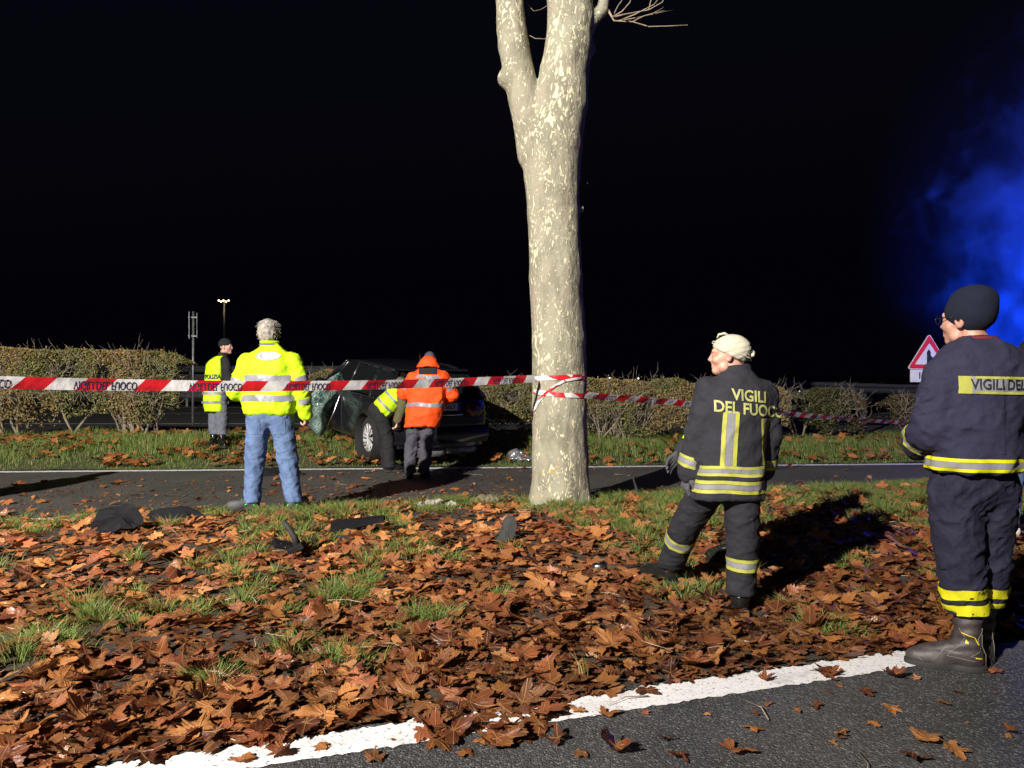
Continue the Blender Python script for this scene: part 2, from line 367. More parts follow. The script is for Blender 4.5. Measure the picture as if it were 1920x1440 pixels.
# ------------------------------------------------------------ terrain
def yv(x): return 3.27 + 0.337 * x                 # near edge of the verge
def yr(x): return 8.55 + 0.25 * x                 # verge meets the far carriageway
def yf(x): return 11.9 + 0.073 * x                # outer line of the far carriageway
def sstep(t): t = np.clip(t, 0, 1); return t * t * (3 - 2 * t)
def gz(x, y):
    x = np.asarray(x, float); y = np.asarray(y, float)
    w_ = np.maximum(yr(x) - yv(x), 0.5); s = np.clip((y - yv(x)) / w_, 0, 1)
    z = (0.01 + 0.125 * np.sin(np.pi * s ** 1.6)) * (s > 0) * (s < 1)
    bank = 0.27 - 0.13 * sstep((x + 1) / 4)
    z = z + bank * sstep((y - yf(x)) / 1.7) * (1 - sstep((y - 15.7) / 2.0))
    z = z + 0.95 * sstep((y - 38) / 4)
    return z
def ground_grid(name, xs, fy0, fy1, n, material, lift=0.0, nz=0.0, parent=None, flat=False):
    V = []; 
    for x in xs:
        for k in range(n + 1): 
            y = fy0(x) + (fy1(x) - fy0(x)) * k / n; V.append((x, y, 0))
    V = np.array(V, np.float32); V[:, 2] = (0 if flat else gz(V[:, 0], V[:, 1])) + lift
    if nz: V[:, 2] += nz * (vnoise(np.stack([V[:, 0] * 3, V[:, 1] * 3, 0 * V[:, 0]], -1)) - 0.5) + nz * 0.5 * (vnoise(np.stack([V[:, 0] * 11, V[:, 1] * 11, 0 * V[:, 0]], -1)) - 0.5)
    F = [(i * (n + 1) + k, (i + 1) * (n + 1) + k, (i + 1) * (n + 1) + k + 1, i * (n + 1) + k + 1) for i in range(len(xs) - 1) for k in range(n)]
    o = link(name, np_mesh(name, V, F), material, parent); o['kind'] = 'structure'; return o
g = MB(); g.add([(-900, -200, -0.06), (900, -200, -0.06), (900, 1600, -0.06), (-900, 1600, -0.06)], [(0, 1, 2, 3)])
tag(g.build('ground', M['field']), kind='structure')
xs = np.linspace(-16, 16, 65)
ground_grid('near_road', np.linspace(-16, 16, 9), lambda x: -8.0, lambda x: yv(x) + 0.05, 4, M['asphalt_near'], 0, flat=True)
verge = ground_grid('verge', np.linspace(-11, 12, 231), lambda x: yv(x), lambda x: yr(x), 60, M['soil'], 0.004, 0.035)
far_road = ground_grid('far_road', np.linspace(-20, 20, 9), lambda x: yr(x) - 0.05, lambda x: yf(x) + 0.25, 4, M['asphalt_far'], -0.002, flat=True)
far_verge = ground_grid('far_verge', np.linspace(-20, 20, 161), lambda x: yf(x) + 0.06, lambda x: 18.2, 36, M['grass_soil'], 0.002, 0.03)
ground_grid('main_road', np.linspace(-60, 60, 13), lambda x: 18.0, lambda x: 35.6, 3, M['asphalt_bg'], 0.0)
ground_grid('embankment', np.linspace(-60, 60, 41), lambda x: 35.5, lambda x: 60, 20, M['field'], 0.0, 0.1)
# painted lines (jagged, worn edges)
def paint_line(name, x0, x1, fy, wd, z, seg=0.02, jag=0.012, parent=None):
    n = int((x1 - x0) / seg); X = np.linspace(x0, x1, n); e1 = rng.normal(0, jag, n); e2 = rng.normal(0, jag, n)
    mid = fy(X); V = np.concatenate([np.stack([X, mid - wd / 2 + e1 * 0.5, gz(X, mid) * 0 + z], -1), np.stack([X, mid + wd / 2 + e2, gz(X, mid) * 0 + z], -1)])
    F = [(i, i + 1, n + i + 1, n + i) for i in range(n - 1)]
    o = link(name, np_mesh(name, V, F), M['paint'], parent, False); o['kind'] = 'structure'; return o
paint_line('edge_line', -6, 2.32, lambda x: 3.155 + 0.337 * x, 0.20, 0.004)  # stops short at right, a gap drawn for the firefighter's shadow
paint_line('edge_line', -16, -4.4, lambda x: 8.68 + 0.25 * x, 0.14, 0.003, 0.03)
paint_line('edge_line', -18, 18, lambda x: 11.80 + 0.073 * x, 0.15, 0.003, 0.03, 0.008)
for yy, wd in ((22.6, 0.16), (29.0, 0.15), (34.2, 0.2)):
    paint_line('road_line', -50, 50, lambda x: yy + 0 * x, wd, 0.004, 0.5, 0)
# ------------------------------------------------------------ tree
def P3(px, py, Y): return Vector(((px - 960) / 1450 * Y, Y, 1.4 - (py - 705) / 1450 * Y))
m = mat('plane tree bark', (0.3, 0.27, 0.2), 0.85); M['bark'] = m; l = m.node_tree.links
tc = N(m, 'ShaderNodeTexCoord').outputs['Object']
mp = N(m, 'ShaderNodeMapping'); mp.inputs['Scale'].default_value = (1, 1, 0.5); l.new(tc, mp.inputs[0]); mv = mp.outputs[0]
big = ramp(m, noise_out(m, 3.2, 5, mv), 0.38, 0.62)
c = mixc(m, big, (0.275, 0.265, 0.195), (0.275, 0.24, 0.185))
c = mixc(m, math_node(m, 'MULTIPLY', ramp(m, noise_out(m, 5, 6, mv, 0.6), 0.50, 0.56), 0.75), c, (0.19, 0.18, 0.13))
warp = N(m, 'ShaderNodeTexNoise'); warp.inputs['Scale'].default_value = 9; l.new(mv, warp.inputs['Vector'])
addv = N(m, 'ShaderNodeMixRGB'); addv.blend_type = 'ADD'; addv.inputs[0].default_value = 0.30; l.new(mv, addv.inputs[1]); l.new(warp.outputs[1], addv.inputs[2])
v1 = N(m, 'ShaderNodeTexVoronoi'); v1.inputs['Scale'].default_value = 21; l.new(addv.outputs[0], v1.inputs['Vector'])
sc = N(m, 'ShaderNodeSeparateColor'); l.new(v1.outputs['Color'], sc.inputs[0])
region = ramp(m, noise_out(m, 2.4, 3, mv), 0.42, 0.62)
rad = math_node(m, 'ADD', math_node(m, 'MULTIPLY', sc.outputs[0], 0.36), math_node(m, 'MULTIPLY', region, 0.22))
fl = math_node(m, 'MULTIPLY', math_node(m, 'LESS_THAN', v1.outputs['Distance'], rad), math_node(m, 'GREATER_THAN', math_node(m, 'ADD', sc.outputs[1], math_node(m, 'MULTIPLY', region, .25)), 0.45))
v2 = N(m, 'ShaderNodeTexVoronoi'); v2.inputs['Scale'].default_value = 44; l.new(addv.outputs[0], v2.inputs['Vector'])
sc2 = N(m, 'ShaderNodeSeparateColor'); l.new(v2.outputs['Color'], sc2.inputs[0])
fl2 = math_node(m, 'MULTIPLY', math_node(m, 'LESS_THAN', v2.outputs['Distance'], 0.36), math_node(m, 'GREATER_THAN', sc2.outputs[0], 0.76))
flk = math_node(m, 'MAXIMUM', fl, fl2)
c = mixc(m, flk, c, (0.56, 0.52, 0.36))
sz = N(m, 'ShaderNodeSeparateXYZ'); l.new(tc, sz.inputs[0])
low = ramp(m, sz.outputs[2], 0.9, 0.15)
lich = math_node(m, 'MULTIPLY', math_node(m, 'GREATER_THAN', noise_out(m, 10, 6, tc, 0.7), 0.60), low)
c = mixc(m, math_node(m, 'MULTIPLY', lich, ramp(m, sz.outputs[0], 0.05, -0.12)), c, (0.45, 0.24, 0.02))
l.new(c, bsdf(m).inputs['Base Color'])
hh = math_node(m, 'ADD', math_node(m, 'MULTIPLY', flk, -0.5), math_node(m, 'ADD', noise_out(m, 20, 7, mv, 0.65), math_node(m, 'MULTIPLY', noise_out(m, 4, 3, mv), 2.0)))
bumpn(m, hh, 0.9, 0.022)
M['twig'] = mat('pale twig', (0.34, 0.27, 0.2), 0.8, noise=(20, (0.22, 0.17, 0.11), 0.4, 0.6))
TY = 7.9; tb = empty('plane_tree', (0.49, TY, 0.06)); tb['label'] = 'tall plane tree with pale flecked bark and forked trunk, tape round it'; tb['category'] = 'tree'
def T(px, py, dy=0.0):
    p = P3(px, py, TY + dy); return A_((p.x - 0.49, p.y - TY, p.z - 0.06))
# main stem: centre/radius read from the picture
stem = [(1049, 975, 62), (1049, 948, 57), (1050, 925, 54), (1050, 860, 52), (1050, 760, 50), (1047, 640, 50), (1042, 520, 49), (1038, 400, 49.5), (1035, 330, 52), (1036, 270, 55), (1050, 200, 49), (1057, 140, 46), (1066, 90, 44), (1070, 40, 42), (1068, 0, 41), (1066, -150, 37), (1072, -330, 32), (1064, -560, 24)]
limb = [(1008, 290, 36), (997, 240, 32), (984, 190, 31), (972, 140, 30), (963, 90, 29), (957, 40, 27), (955, 0, 26), (940, -150, 24), (915, -330, 20), (880, -520, 14)]
u = 1 / (1450 / TY)
def tree_sdf(p):
    d = None
    for i in range(len(stem) - 1):
        a, b = stem[i], stem[i + 1]; q = rc(p, T(a[0], a[1]), T(b[0], b[1]), a[2] * u, b[2] * u)
        d = q if d is None else smin(d, q, 0.02)
    dl = None
    for i in range(len(limb) - 1):
        a, b = limb[i], limb[i + 1]; q = rc(p, T(a[0], a[1]), T(b[0], b[1]), a[2] * u, b[2] * u)
        dl = q if dl is None else smin(dl, q, 0.02)
    d = smin(d, dl, 0.03)
    for (px, py, dy, r, k) in ((1062, 112, -0.19, 0.085, 0.06), (950, 150, -0.02, 0.10, 0.05), (944, 60, 0, 0.05, 0.05), (1088, 392, 0, 0.05, 0.02), (1100, 345, 0.05, 0.02, 0.05), (1104, 95, 0.05, 0.05, 0.1)):
        d = smin(d, el(p, T(px, py, dy), (r, r, r)), k)
    d = smin(d, rc(p, T(1095, 62), T(1128, 24), 0.05, 0.05), 0.06); d = smin(d, rc(p, T(1128, 24), T(1144, -60), 0.055, 0.05), 0.03)
    # root flare
    for an in (0.3, 1.5, 2.6, 3.7, 4.9, 5.8):
        d = smin(d, rc(p, (0.2 * math.cos(an), 0.2 * math.sin(an), 0.22), (0.33 * math.cos(an), 0.33 * math.sin(an), -0.06), 0.08, 0.06), 0.09)
    q = p * A_((5, 5, 2.2))
    d = d - 0.018 * (vnoise(q + 5) - 0.5) - 0.010 * (vnoise(q * 3.1) - 0.5) - 0.02 * (vnoise(p * 1.7 + 20) - 0.5)
    # grafted ridges below the fork
    return d
sdf_obj('trunk', tree_sdf, (-0.85, -0.5, -0.1), (0.75, 0.5, 6.8), 0.019, M['bark'], tb)
def twig_run(mb, p, d, ln, r, depth, rnd, up=0.25):
    n = max(3, int(ln / 0.10)); pts = [p.copy()]; q = p.copy(); dd = d.copy()
    for i in range(n):
        dd = (dd + Vector((rnd.uniform(-.16, .16), rnd.uniform(-.16, .16), rnd.uniform(-.14, .14) + up * 0.09))).normalized(); q = q + dd * (ln / n); pts.append(q.copy())
        if depth and rnd.random() < 0.5:
            s = (dd + Vector((rnd.uniform(-.7, .7), rnd.uniform(-.7, .7), rnd.uniform(-.4, .6)))).normalized(); twig_run(mb, q, s, ln * rnd.uniform(.3, .55), r * 0.6, depth - 1, rnd, up)
    mb.tube(pts, [r * (1 - 0.75 * i / n) for i in range(n + 1)], 5, cap=False)
rnd = random.Random(5)
def twigs(pts, rads):
    mb = MB(); 
    V3 = [Vector(T(*p)) for p in pts]; mb.tube(V3, [r * .7 for r in rads], 6); return mb
for pts, rr in (([(1138, 20), (1150, 42), (1185, 44), (1215, 53), (1250, 52), (1288, 50, -.1)], (.02, .012, .010, .008, .006, .004)),
                ([(1150, 35), (1172, 30, .1), (1215, 22, .1), (1240, 8, .1), (1262, -30)], (.014, .010, .008, .007, .004)),
                ([(1146, 36), (1165, 25, -.1), (1180, 8, -.1), (1195, -40, -.1)], (.012, .009, .007, .005)),
                ([(1165, 40), (1190, 30, -.2), (1225, 12, -.2), (1250, -20, -.2)], (.01, .008, .006, .004)),
                ([(1160, 42), (1196, 36, .2), (1230, 28, .2), (1262, 22, .3)], (.01, .007, .005, .003)),
                ([(1150, 30, .1), (1158, 14, .1), (1172, -5, .1)], (.01, .007, .006)),
                ([(982, 50), (990, 68), (1003, 75), (1027, 76)], (.005, .006, .006, .005)),
                ([(986, 8, .1), (1000, 24, .1), (1012, 22, .2), (1026, 14, .1)], (.004, .004, .004, .003))):
    mb = twigs(pts, rr); s0 = Vector(T(*pts[-1])); d0 = (s0 - Vector(T(*pts[-2]))).normalized()
    if len(pts) > 4: twig_run(mb, Vector(T(*pts[2])), (d0 + Vector((0, .3, .5))).normalized(), 0.35, 0.006, 1, rnd)
    mb.build('twig', M['twig'], tb, True)
for k in range(10):   # crown branches above the frame
    mb = MB(); z = rnd.uniform(5.9, 6.6); an = rnd.uniform(0, 6.28)
    base = Vector((-0.1 + rnd.uniform(-.1, .1), 0, z)); twig_run(mb, base, Vector((math.cos(an), math.sin(an), 0.9)).normalized(), rnd.uniform(1.2, 2.2), 0.035, 2, rnd)
    mb.build('branch', M['twig'], tb, True)

# ------------------------------------------------------------ leaves
half = [(0, 1.0), (6, .84), (10, .88), (15, .70), (20, .73), (25, .58), (30, .55), (35, .72), (38, .70), (43, .86), (46, .82), (50, .95), (56, .80), (61, .82), (67, .64), (74, .66), (83, .48), (91, .62), (98, .60), (106, .74), (114, .58), (122, .58), (140, .38), (165, .14)]
def leaf_verts(seed, full=True):
    r_ = random.Random(seed); pts = []
    p1, p2, am, torn, wx = r_.uniform(0, 6), r_.uniform(0, 6), r_.uniform(.05, .20), (r_.uniform(-150, 150), r_.uniform(15, 45)) if r_.random() < .45 else (0, 0), r_.uniform(.72, 1.08)
    def lob(a, r):
        r *= r_.uniform(.90, 1.07) * (1 + am * math.sin(R(a) * 1.7 + p1) + am * .5 * math.sin(R(a) * 3.1 + p2))
        if torn[1] and abs(a - torn[0]) < torn[1]: r = min(r, r_.uniform(.28, .42))
        return r
    for a, r in half: pts.append((a, lob(a, r)))
    for a, r in half[::-1][:-1]: pts.append((-a, lob(-a, r)))
    n = len(pts); ring = []; mid = []
    fold = r_.uniform(-.2, .5); curl = r_.uniform(-.4, .55); tip = r_.uniform(-.4, .6); wv = r_.uniform(.05, .16); ph = r_.uniform(0, 6); twist = r_.uniform(-.35, .35)
    crinkle = r_.choice([0, 0, 0, .6, 1.4])
    def bend(x, y):
        x = x * wx
        z = fold * abs(x) * .6 + curl * (x * x + y * y) * .35 + tip * max(y, 0) ** 2 * .4 + wv * math.sin(5 * x + ph) * math.cos(4 * y + ph) + twist * x * y
        if crinkle:   # rolled dry leaf
            th = x * crinkle; x2 = math.sin(th) / crinkle; z += (1 - math.cos(th)) / crinkle; x = x2
        return (x, y - .2, z)
    crk = lambda p, a: (p[0], p[1], p[2] + r_.uniform(-a, a))
    V = [bend(0, 0)]
    UV = [(0, 0)]
    for a, r in pts:
        if full: x, y = .5 * r * math.sin(R(a)), .5 * r * math.cos(R(a)); V.append(crk(bend(x, y), .015)); UV.append((x, y))
    for a, r in pts:
        x, y = r * math.sin(R(a)), r * math.cos(R(a)); V.append(crk(bend(x, y), .022)); UV.append((x, y))
    F = []
    o = 1 + (n if full else 0)
    for i in range(n):
        j = (i + 1) % n
        if full: F += [(0, 1 + j, 1 + i), (1 + i, 1 + j, o + j), (1 + i, o + j, o + i)]
        else: F.append((0, o + j, o + i))
    if full:      # stalk
        b = len(V); V += [bend(-.012, 0), bend(.012, 0), (.02 * r_.uniform(-4, 4), -.75, .06)]; UV += [(0, 0), (0, 0), (0, 0)]; F.append((b, b + 1, b + 2))
    return np.array(V, np.float32), np.array(F), np.array(UV, np.float32)
m = mat('dry plane leaf', (0.3, 0.12, 0.03), 0.42, spec=0.45); M['leaf'] = m; l = m.node_tree.links
at = N(m, 'ShaderNodeAttribute', attribute_name='col'); uvn = N(m, 'ShaderNodeUVMap'); su = N(m, 'ShaderNodeSeparateXYZ'); l.new(uvn.outputs[0], su.inputs[0])
ang = math_node(m, 'ARCTAN2', su.outputs[0], su.outputs[1]); rr = math_node(m, 'SQRT', math_node(m, 'ADD', math_node(m, 'POWER', su.outputs[0], 2), math_node(m, 'POWER', su.outputs[1], 2)))
pp = math_node(m, 'MULTIPLY', math_node(m, 'ABSOLUTE', math_node(m, 'SUBTRACT', math_node(m, 'PINGPONG', math_node(m, 'ADD', ang, R(25)), R(25)), 0)), rr)
pp = math_node(m, 'MULTIPLY', math_node(m, 'SUBTRACT', R(25), math_node(m, 'PINGPONG', math_node(m, 'ADD', ang, 0.0), R(25.5))), rr)
pm = math_node(m, 'MULTIPLY', math_node(m, 'PINGPONG', ang, R(25.5)), rr)
vein = ramp(m, pm, 0.030, 0.010)
mvn = N(m, 'ShaderNodeMapping'); mvn.inputs['Scale'].default_value = (1, 1, 1); l.new(uvn.outputs[0], mvn.inputs[0])
pos = N(m, 'ShaderNodeNewGeometry').outputs['Position']
blot = ramp(m, noise_out(m, 22, 5, pos, 0.6), 0.38, 0.68)
c = mixc(m, math_node(m, 'MULTIPLY', blot, 0.6), at.outputs['Color'], mixc(m, 0.5, at.outputs['Color'], (0.035, 0.012, 0.006)))
c = mixc(m, math_node(m, 'MULTIPLY', vein, 0.5), c, (0.42, 0.22, 0.08))
l.new(c, bsdf(m).inputs['Base Color'])
l.new(ramp(m, noise_out(m, 15, 2, pos), 0.2, 0.9), bsdf(m).inputs['Roughness'])
bumpn(m, math_node(m, 'ADD', math_node(m, 'MULTIPLY', vein, 0.8), math_node(m, 'MULTIPLY', noise_out(m, 70, 3, pos), 1.0)), 0.6, 0.006)
# leaves let some light through
tr = N(m, 'ShaderNodeBsdfTranslucent'); l.new(c, tr.inputs[0]); ms = N(m, 'ShaderNodeMixShader'); ms.inputs[0].default_value = 0.22
outn = [n for n in m.node_tree.nodes if n.type == 'OUTPUT_MATERIAL'][0]
l.new(bsdf(m).outputs[0], ms.inputs[1]); l.new(tr.outputs[0], ms.inputs[2]); l.new(ms.outputs[0], outn.inputs[0])
pal = np.array([(.25, .115, .045), (.33, .165, .06), (.40, .21, .08), (.20, .080, .035), (.14, .050, .028), (.085, .034, .022), (.36, .19, .12), (.29, .115, .06), (.48, .29, .15), (.19, .10, .05)])
palw = np.array([3, 3, 1.8, 3, 2.4, 1.3, 1.0, 1.6, .5, 2.0]); palw /= palw.sum()
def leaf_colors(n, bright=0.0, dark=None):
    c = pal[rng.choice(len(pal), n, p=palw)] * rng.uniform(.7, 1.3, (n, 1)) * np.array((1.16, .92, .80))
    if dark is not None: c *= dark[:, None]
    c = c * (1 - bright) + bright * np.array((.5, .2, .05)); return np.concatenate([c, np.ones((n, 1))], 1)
protoF = [leaf_verts(s, True) for s in range(24)]; protoS = [leaf_verts(s + 50, False) for s in range(12)]
def scatter_leaves(pos, size, tilt, name, parent, colors, protos, zscale=1.0, material=None):
    n = len(pos); az = rng.uniform(0, 2 * np.pi, n); tx = rng.normal(0, tilt, n); ty = rng.normal(0, tilt, n); which = rng.integers(0, len(protos), n)
    Vs, Fs, Cs, Us = [], [], [], []; b = 0
    for k, (V, F, U) in enumerate(protos):
        ids = np.where(which == k)[0]
        if not len(ids): continue
        ca, sa = np.cos(az[ids])[:, None], np.sin(az[ids])[:, None]; cx, sx = np.cos(tx[ids])[:, None], np.sin(tx[ids])[:, None]; cy, sy = np.cos(ty[ids])[:, None], np.sin(ty[ids])[:, None]
        flip = np.where(rng.random(len(ids)) < .35, -1, 1)[:, None]
        x, y, z = V[None, :, 0] + 0 * ca, V[None, :, 1] + 0 * ca, V[None, :, 2] * flip * rng.uniform(.3, .9, (len(ids), 1))
        x, y = x * ca - y * sa, x * sa + y * ca; y, z = y * cx - z * sx, y * sx + z * cx; x, z = x * cy + z * sy, -x * sy + z * cy
        s = size[ids][:, None]; zz = z * s; zz = zz - zz.min(1, keepdims=True) * 0.65
        P = np.stack([x * s + pos[ids, 0:1], y * s + pos[ids, 1:2], zz + pos[ids, 2:3]], -1)
        Vs.append(P.reshape(-1, 3)); Fs.append((F[None] + (np.arange(len(ids)) * len(V))[:, None, None] + b).reshape(-1, 3)); b += len(ids) * len(V)
        Cs.append(np.repeat(colors[ids], len(V), 0)); Us.append(np.tile(U, (len(ids), 1)))
    o = link(name, np_mesh(name, np.concatenate(Vs), np.concatenate(Fs), np.concatenate(Cs), np.concatenate(Us)), material or M['leaf'], parent, True); return o
def gn(x, y, s, o=0): return vnoise(np.stack([x * s + o, y * s + o * 2, 0 * x + o], -1))
def infr(x, y, mrg=0.8): return np.abs(x) < 0.70 * np.maximum(y, 0) + mrg
# verge litter
n = 48000; X = rng.uniform(-9, 9.5, n); S = rng.random(n); Yp = yv(X) - 0.02 - 0.30 * sstep((X + .45) / .25) * (1 - sstep((X - .05) / .25)) - .45 * sstep((-1.55 - X) / .4) + S * (yr(X) - yv(X) + 0.35)
near = np.clip((Yp - yv(X)) / (yr(X) - yv(X)), 0, 1)
barep = np.exp(-(((X + 0.55) / 1.0) ** 2 + ((Yp - 6.9) / 0.7) ** 2))       # bare soil before the tree
keepp = (1.0 - 0.70 * near) * (0.35 + .45 * (1 - sstep(near / .45)) + 0.9 * gn(X, Yp, 1.1, 3)) * (.75 + .25 * sstep((Yp - yv(X)) / .35)) * (1 - 0.8 * barep)
keepp *= np.where(X > 1.5, 1 - 0.35 * sstep((Yp - 6.2) / 1.2), 1)
k = (rng.random(n) < keepp * 0.85) & infr(X, Yp, .9); k &= ~((np.abs(X - .49) < .26) & (np.abs(Yp - TY) < .26)); k &= ~(((X - 1.33) ** 2 + (Yp - 4.44) ** 2) < .17 ** 2)
X, Yp, near = X[k], Yp[k], near[k]; n = len(X)
thick = 0.034 * sstep((Yp - yv(X) + 0.1) / 0.5) * (1 - 0.6 * near)
Z = gz(X, Yp) + rng.random(n) * thick + 0.004
size = np.where(rng.random(n) < .45, rng.uniform(.025, .065, n), rng.uniform(.055, .112, n)) * (1.08 - .15 * near) * np.where(rng.random(n) < .12, 1.15, 1)
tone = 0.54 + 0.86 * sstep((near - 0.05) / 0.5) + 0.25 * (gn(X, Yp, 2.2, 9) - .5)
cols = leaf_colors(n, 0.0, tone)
# individuals: the 300 that show largest
order = np.argsort(-(size / np.maximum(Yp, .5)) * (np.abs(X) < 0.67 * Yp) * (0.5 + (Z - gz(X, Yp)) / (thick + .01)))
top = order[:270]; rest = order[270:]
nr = rest[(Yp[rest] < 5.2) & (size[rest] > .05)]; fr_ = rest[~((Yp[rest] < 5.2) & (size[rest] > .05))]
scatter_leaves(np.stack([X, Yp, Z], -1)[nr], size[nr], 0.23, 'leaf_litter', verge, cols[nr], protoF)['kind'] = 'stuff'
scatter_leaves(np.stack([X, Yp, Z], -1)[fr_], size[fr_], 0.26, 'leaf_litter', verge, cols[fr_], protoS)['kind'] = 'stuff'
nb_ = 16000; bx = rng.uniform(-8, 8.5, nb_); bs = rng.random(nb_) ** 1.3; by = yv(bx) - .02 + bs * (yr(bx) - yv(bx)); kk = infr(bx, by, .4) & (rng.random(nb_) < .85 - .35 * bs); bx, by, bs = bx[kk], by[kk], bs[kk]
scatter_leaves(np.stack([bx, by, gz(bx, by) + .004 + .012 * rng.random(len(bx))], -1), rng.uniform(.012, .045, len(bx)), .3, 'leaf_fragments', verge, leaf_colors(len(bx), 0, .55 + .5 * bs), protoS)['kind'] = 'stuff'
leaf_mes = []
for i, (V, F, U) in enumerate(protoF):
    for j in range(4):
        cc = leaf_colors(1, 0, np.array([.85]))
        me = np_mesh('leaf', V, F, np.repeat(cc, len(V), 0), U); me.materials.append(M['leaf']); me.polygons.foreach_set('use_smooth', np.ones(len(me.polygons), bool)); leaf_mes.append(me)
def leaf_obj(x, y, z, s, parent, tilt=0.22):
    o = bpy.data.objects.new('leaf', rnd.choice(leaf_mes)); col.objects.link(o); o.parent = parent
    o.location = (x, y, z + s * .12); o.scale = (s, s, s); o.rotation_euler = (rnd.gauss(0, tilt), rnd.gauss(0, tilt), rnd.uniform(0, 6.28)); return o
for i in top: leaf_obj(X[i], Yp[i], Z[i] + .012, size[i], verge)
# leaves on the near road: pixel-read positions of the big ones plus small scatter
nroad = bpy.data.objects['near_road']
for (px, py, s) in ((1155, 1415, .11), (1415, 1372, .07), (1380, 1415, .09), (1140, 1345, .06), (1215, 1305, .075), (1440, 1280, .06), (1540, 1262, .11), (1560, 1275, .09), (1625, 1305, .06), (1680, 1275, .075), (1675, 1338, .055), (1775, 1325, .045), (1740, 1395, .10), (1790, 1415, .09), (1905, 1380, .05), (1720, 1435, .08), (1250, 1395, .05), (1530, 1330, .045), (1640, 1365, .05), (1580, 1385, .05), (1500, 1340, .03), (520, 1420, .08), (800, 1385, .10), (935, 1405, .10), (700, 1430, .07), (870, 1418, .07), (1040, 1395, .08), (990, 1380, .09), (1270, 1430, .08), (1870, 1265, .06), (600, 1408, .05), (450, 1435, .07), (1085, 1340, .05), (1420, 1345, .03), (1090, 1420, .05)):
    Yg = 2030 / (py - 705); leaf_obj((px - 960) / 1450 * Yg, Yg, 0.008, s, nroad, 0.12)
n = 150; X = rng.uniform(-2.2, 3.2, n); Yp = rng.uniform(1.8, 4.0, n); k = Yp < yv(X) - .1; X, Yp = X[k], Yp[k]
scatter_leaves(np.stack([X, Yp, 0 * X + .004], -1), rng.uniform(.012, .035, len(X)), .2, 'leaf_fragments', nroad, leaf_colors(len(X)), protoS)['kind'] = 'stuff'
# far carriageway + far verge leaves
n = 2600; X = rng.uniform(-8, 4, n); Yp = yr(X) + rng.random(n) ** 1.6 * 3.2; k = infr(X, Yp) & (rng.random(n) < np.where(X < .8, .9, .3)); X, Yp = X[k], Yp[k]
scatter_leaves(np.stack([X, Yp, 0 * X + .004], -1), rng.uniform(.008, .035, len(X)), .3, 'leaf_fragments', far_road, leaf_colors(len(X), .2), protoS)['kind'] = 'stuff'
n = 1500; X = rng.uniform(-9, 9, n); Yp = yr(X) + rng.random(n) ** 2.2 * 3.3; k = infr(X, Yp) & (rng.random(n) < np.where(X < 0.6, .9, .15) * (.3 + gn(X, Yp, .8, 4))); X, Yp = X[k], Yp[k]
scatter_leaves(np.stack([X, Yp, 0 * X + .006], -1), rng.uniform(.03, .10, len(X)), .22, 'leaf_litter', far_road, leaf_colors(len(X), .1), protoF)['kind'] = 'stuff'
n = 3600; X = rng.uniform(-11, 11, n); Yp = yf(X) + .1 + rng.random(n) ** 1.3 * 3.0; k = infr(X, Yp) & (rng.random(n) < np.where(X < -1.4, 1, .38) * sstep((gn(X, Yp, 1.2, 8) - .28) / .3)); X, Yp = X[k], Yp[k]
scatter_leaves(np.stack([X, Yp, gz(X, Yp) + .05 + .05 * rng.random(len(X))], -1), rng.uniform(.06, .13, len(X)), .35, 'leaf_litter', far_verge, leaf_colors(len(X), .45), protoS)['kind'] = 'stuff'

# ------------------------------------------------------------ grass
m = mat('grass blades', (0.09, 0.17, 0.035), 0.55, spec=0.3); M['grass'] = m; l = m.node_tree.links
at = N(m, 'ShaderNodeAttribute', attribute_name='col'); l.new(at.outputs['Color'], bsdf(m).inputs['Base Color'])
tr = N(m, 'ShaderNodeBsdfTranslucent'); l.new(at.outputs['Color'], tr.inputs[0]); ms = N(m, 'ShaderNodeMixShader'); ms.inputs[0].default_value = 0.3
outn = [q for q in m.node_tree.nodes if q.type == 'OUTPUT_MATERIAL'][0]
l.new(bsdf(m).outputs[0], ms.inputs[1]); l.new(tr.outputs[0], ms.inputs[2]); l.new(ms.outputs[0], outn.inputs[0])
def grass(name, X, Yp, H, W, label, lean=0.5, dirx=None, diry=None):
    n = len(X); az = rng.uniform(0, 2 * np.pi, n); ln = rng.uniform(.1, 1, n) * lean
    dx = np.cos(az) * ln if dirx is None else dirx; dy = np.sin(az) * ln if diry is None else diry
    wx, wy = -np.sin(az) * W / 2, np.cos(az) * W / 2; wx = np.abs(wx) * .5 + W * .3
    z = gz(X, Yp); P = []
    for t, wf in ((0, 1), (.5, .8), (1, .08)):
        cx = X + dx * H * t ** 1.8; cy = Yp + dy * H * t ** 1.8; cz = z + H * (t - .25 * t * t * (ln if dirx is None else 1)) - .01
        P.append(np.stack([cx - wx * wf, cy - wy * wf, cz], -1)); P.append(np.stack([cx + wx * wf, cy + wy * wf, cz], -1))
    V = np.stack(P, 1).reshape(-1, 3); b = (np.arange(n) * 6)[:, None]
    F = np.concatenate([b + np.array([[0, 1, 3, 2]]), b + np.array([[2, 3, 5, 4]])])
    g1 = np.array((.11, .18, .035)); g2 = np.array((.20, .27, .06)); g3 = np.array((.36, .31, .13)); t = rng.random((n, 1)); c = g1 * (1 - t) + g2 * t
    dry = rng.random((n, 1)) < .14; c = np.where(dry, g3, c) * rng.uniform(.6, 1.15, (n, 1)); c = np.repeat(np.concatenate([c, np.ones((n, 1))], 1), 6, 0)
    o = link(name, np_mesh(name, V, F, c), M['grass']); tag(o, label, 'grass', kind='stuff'); return o
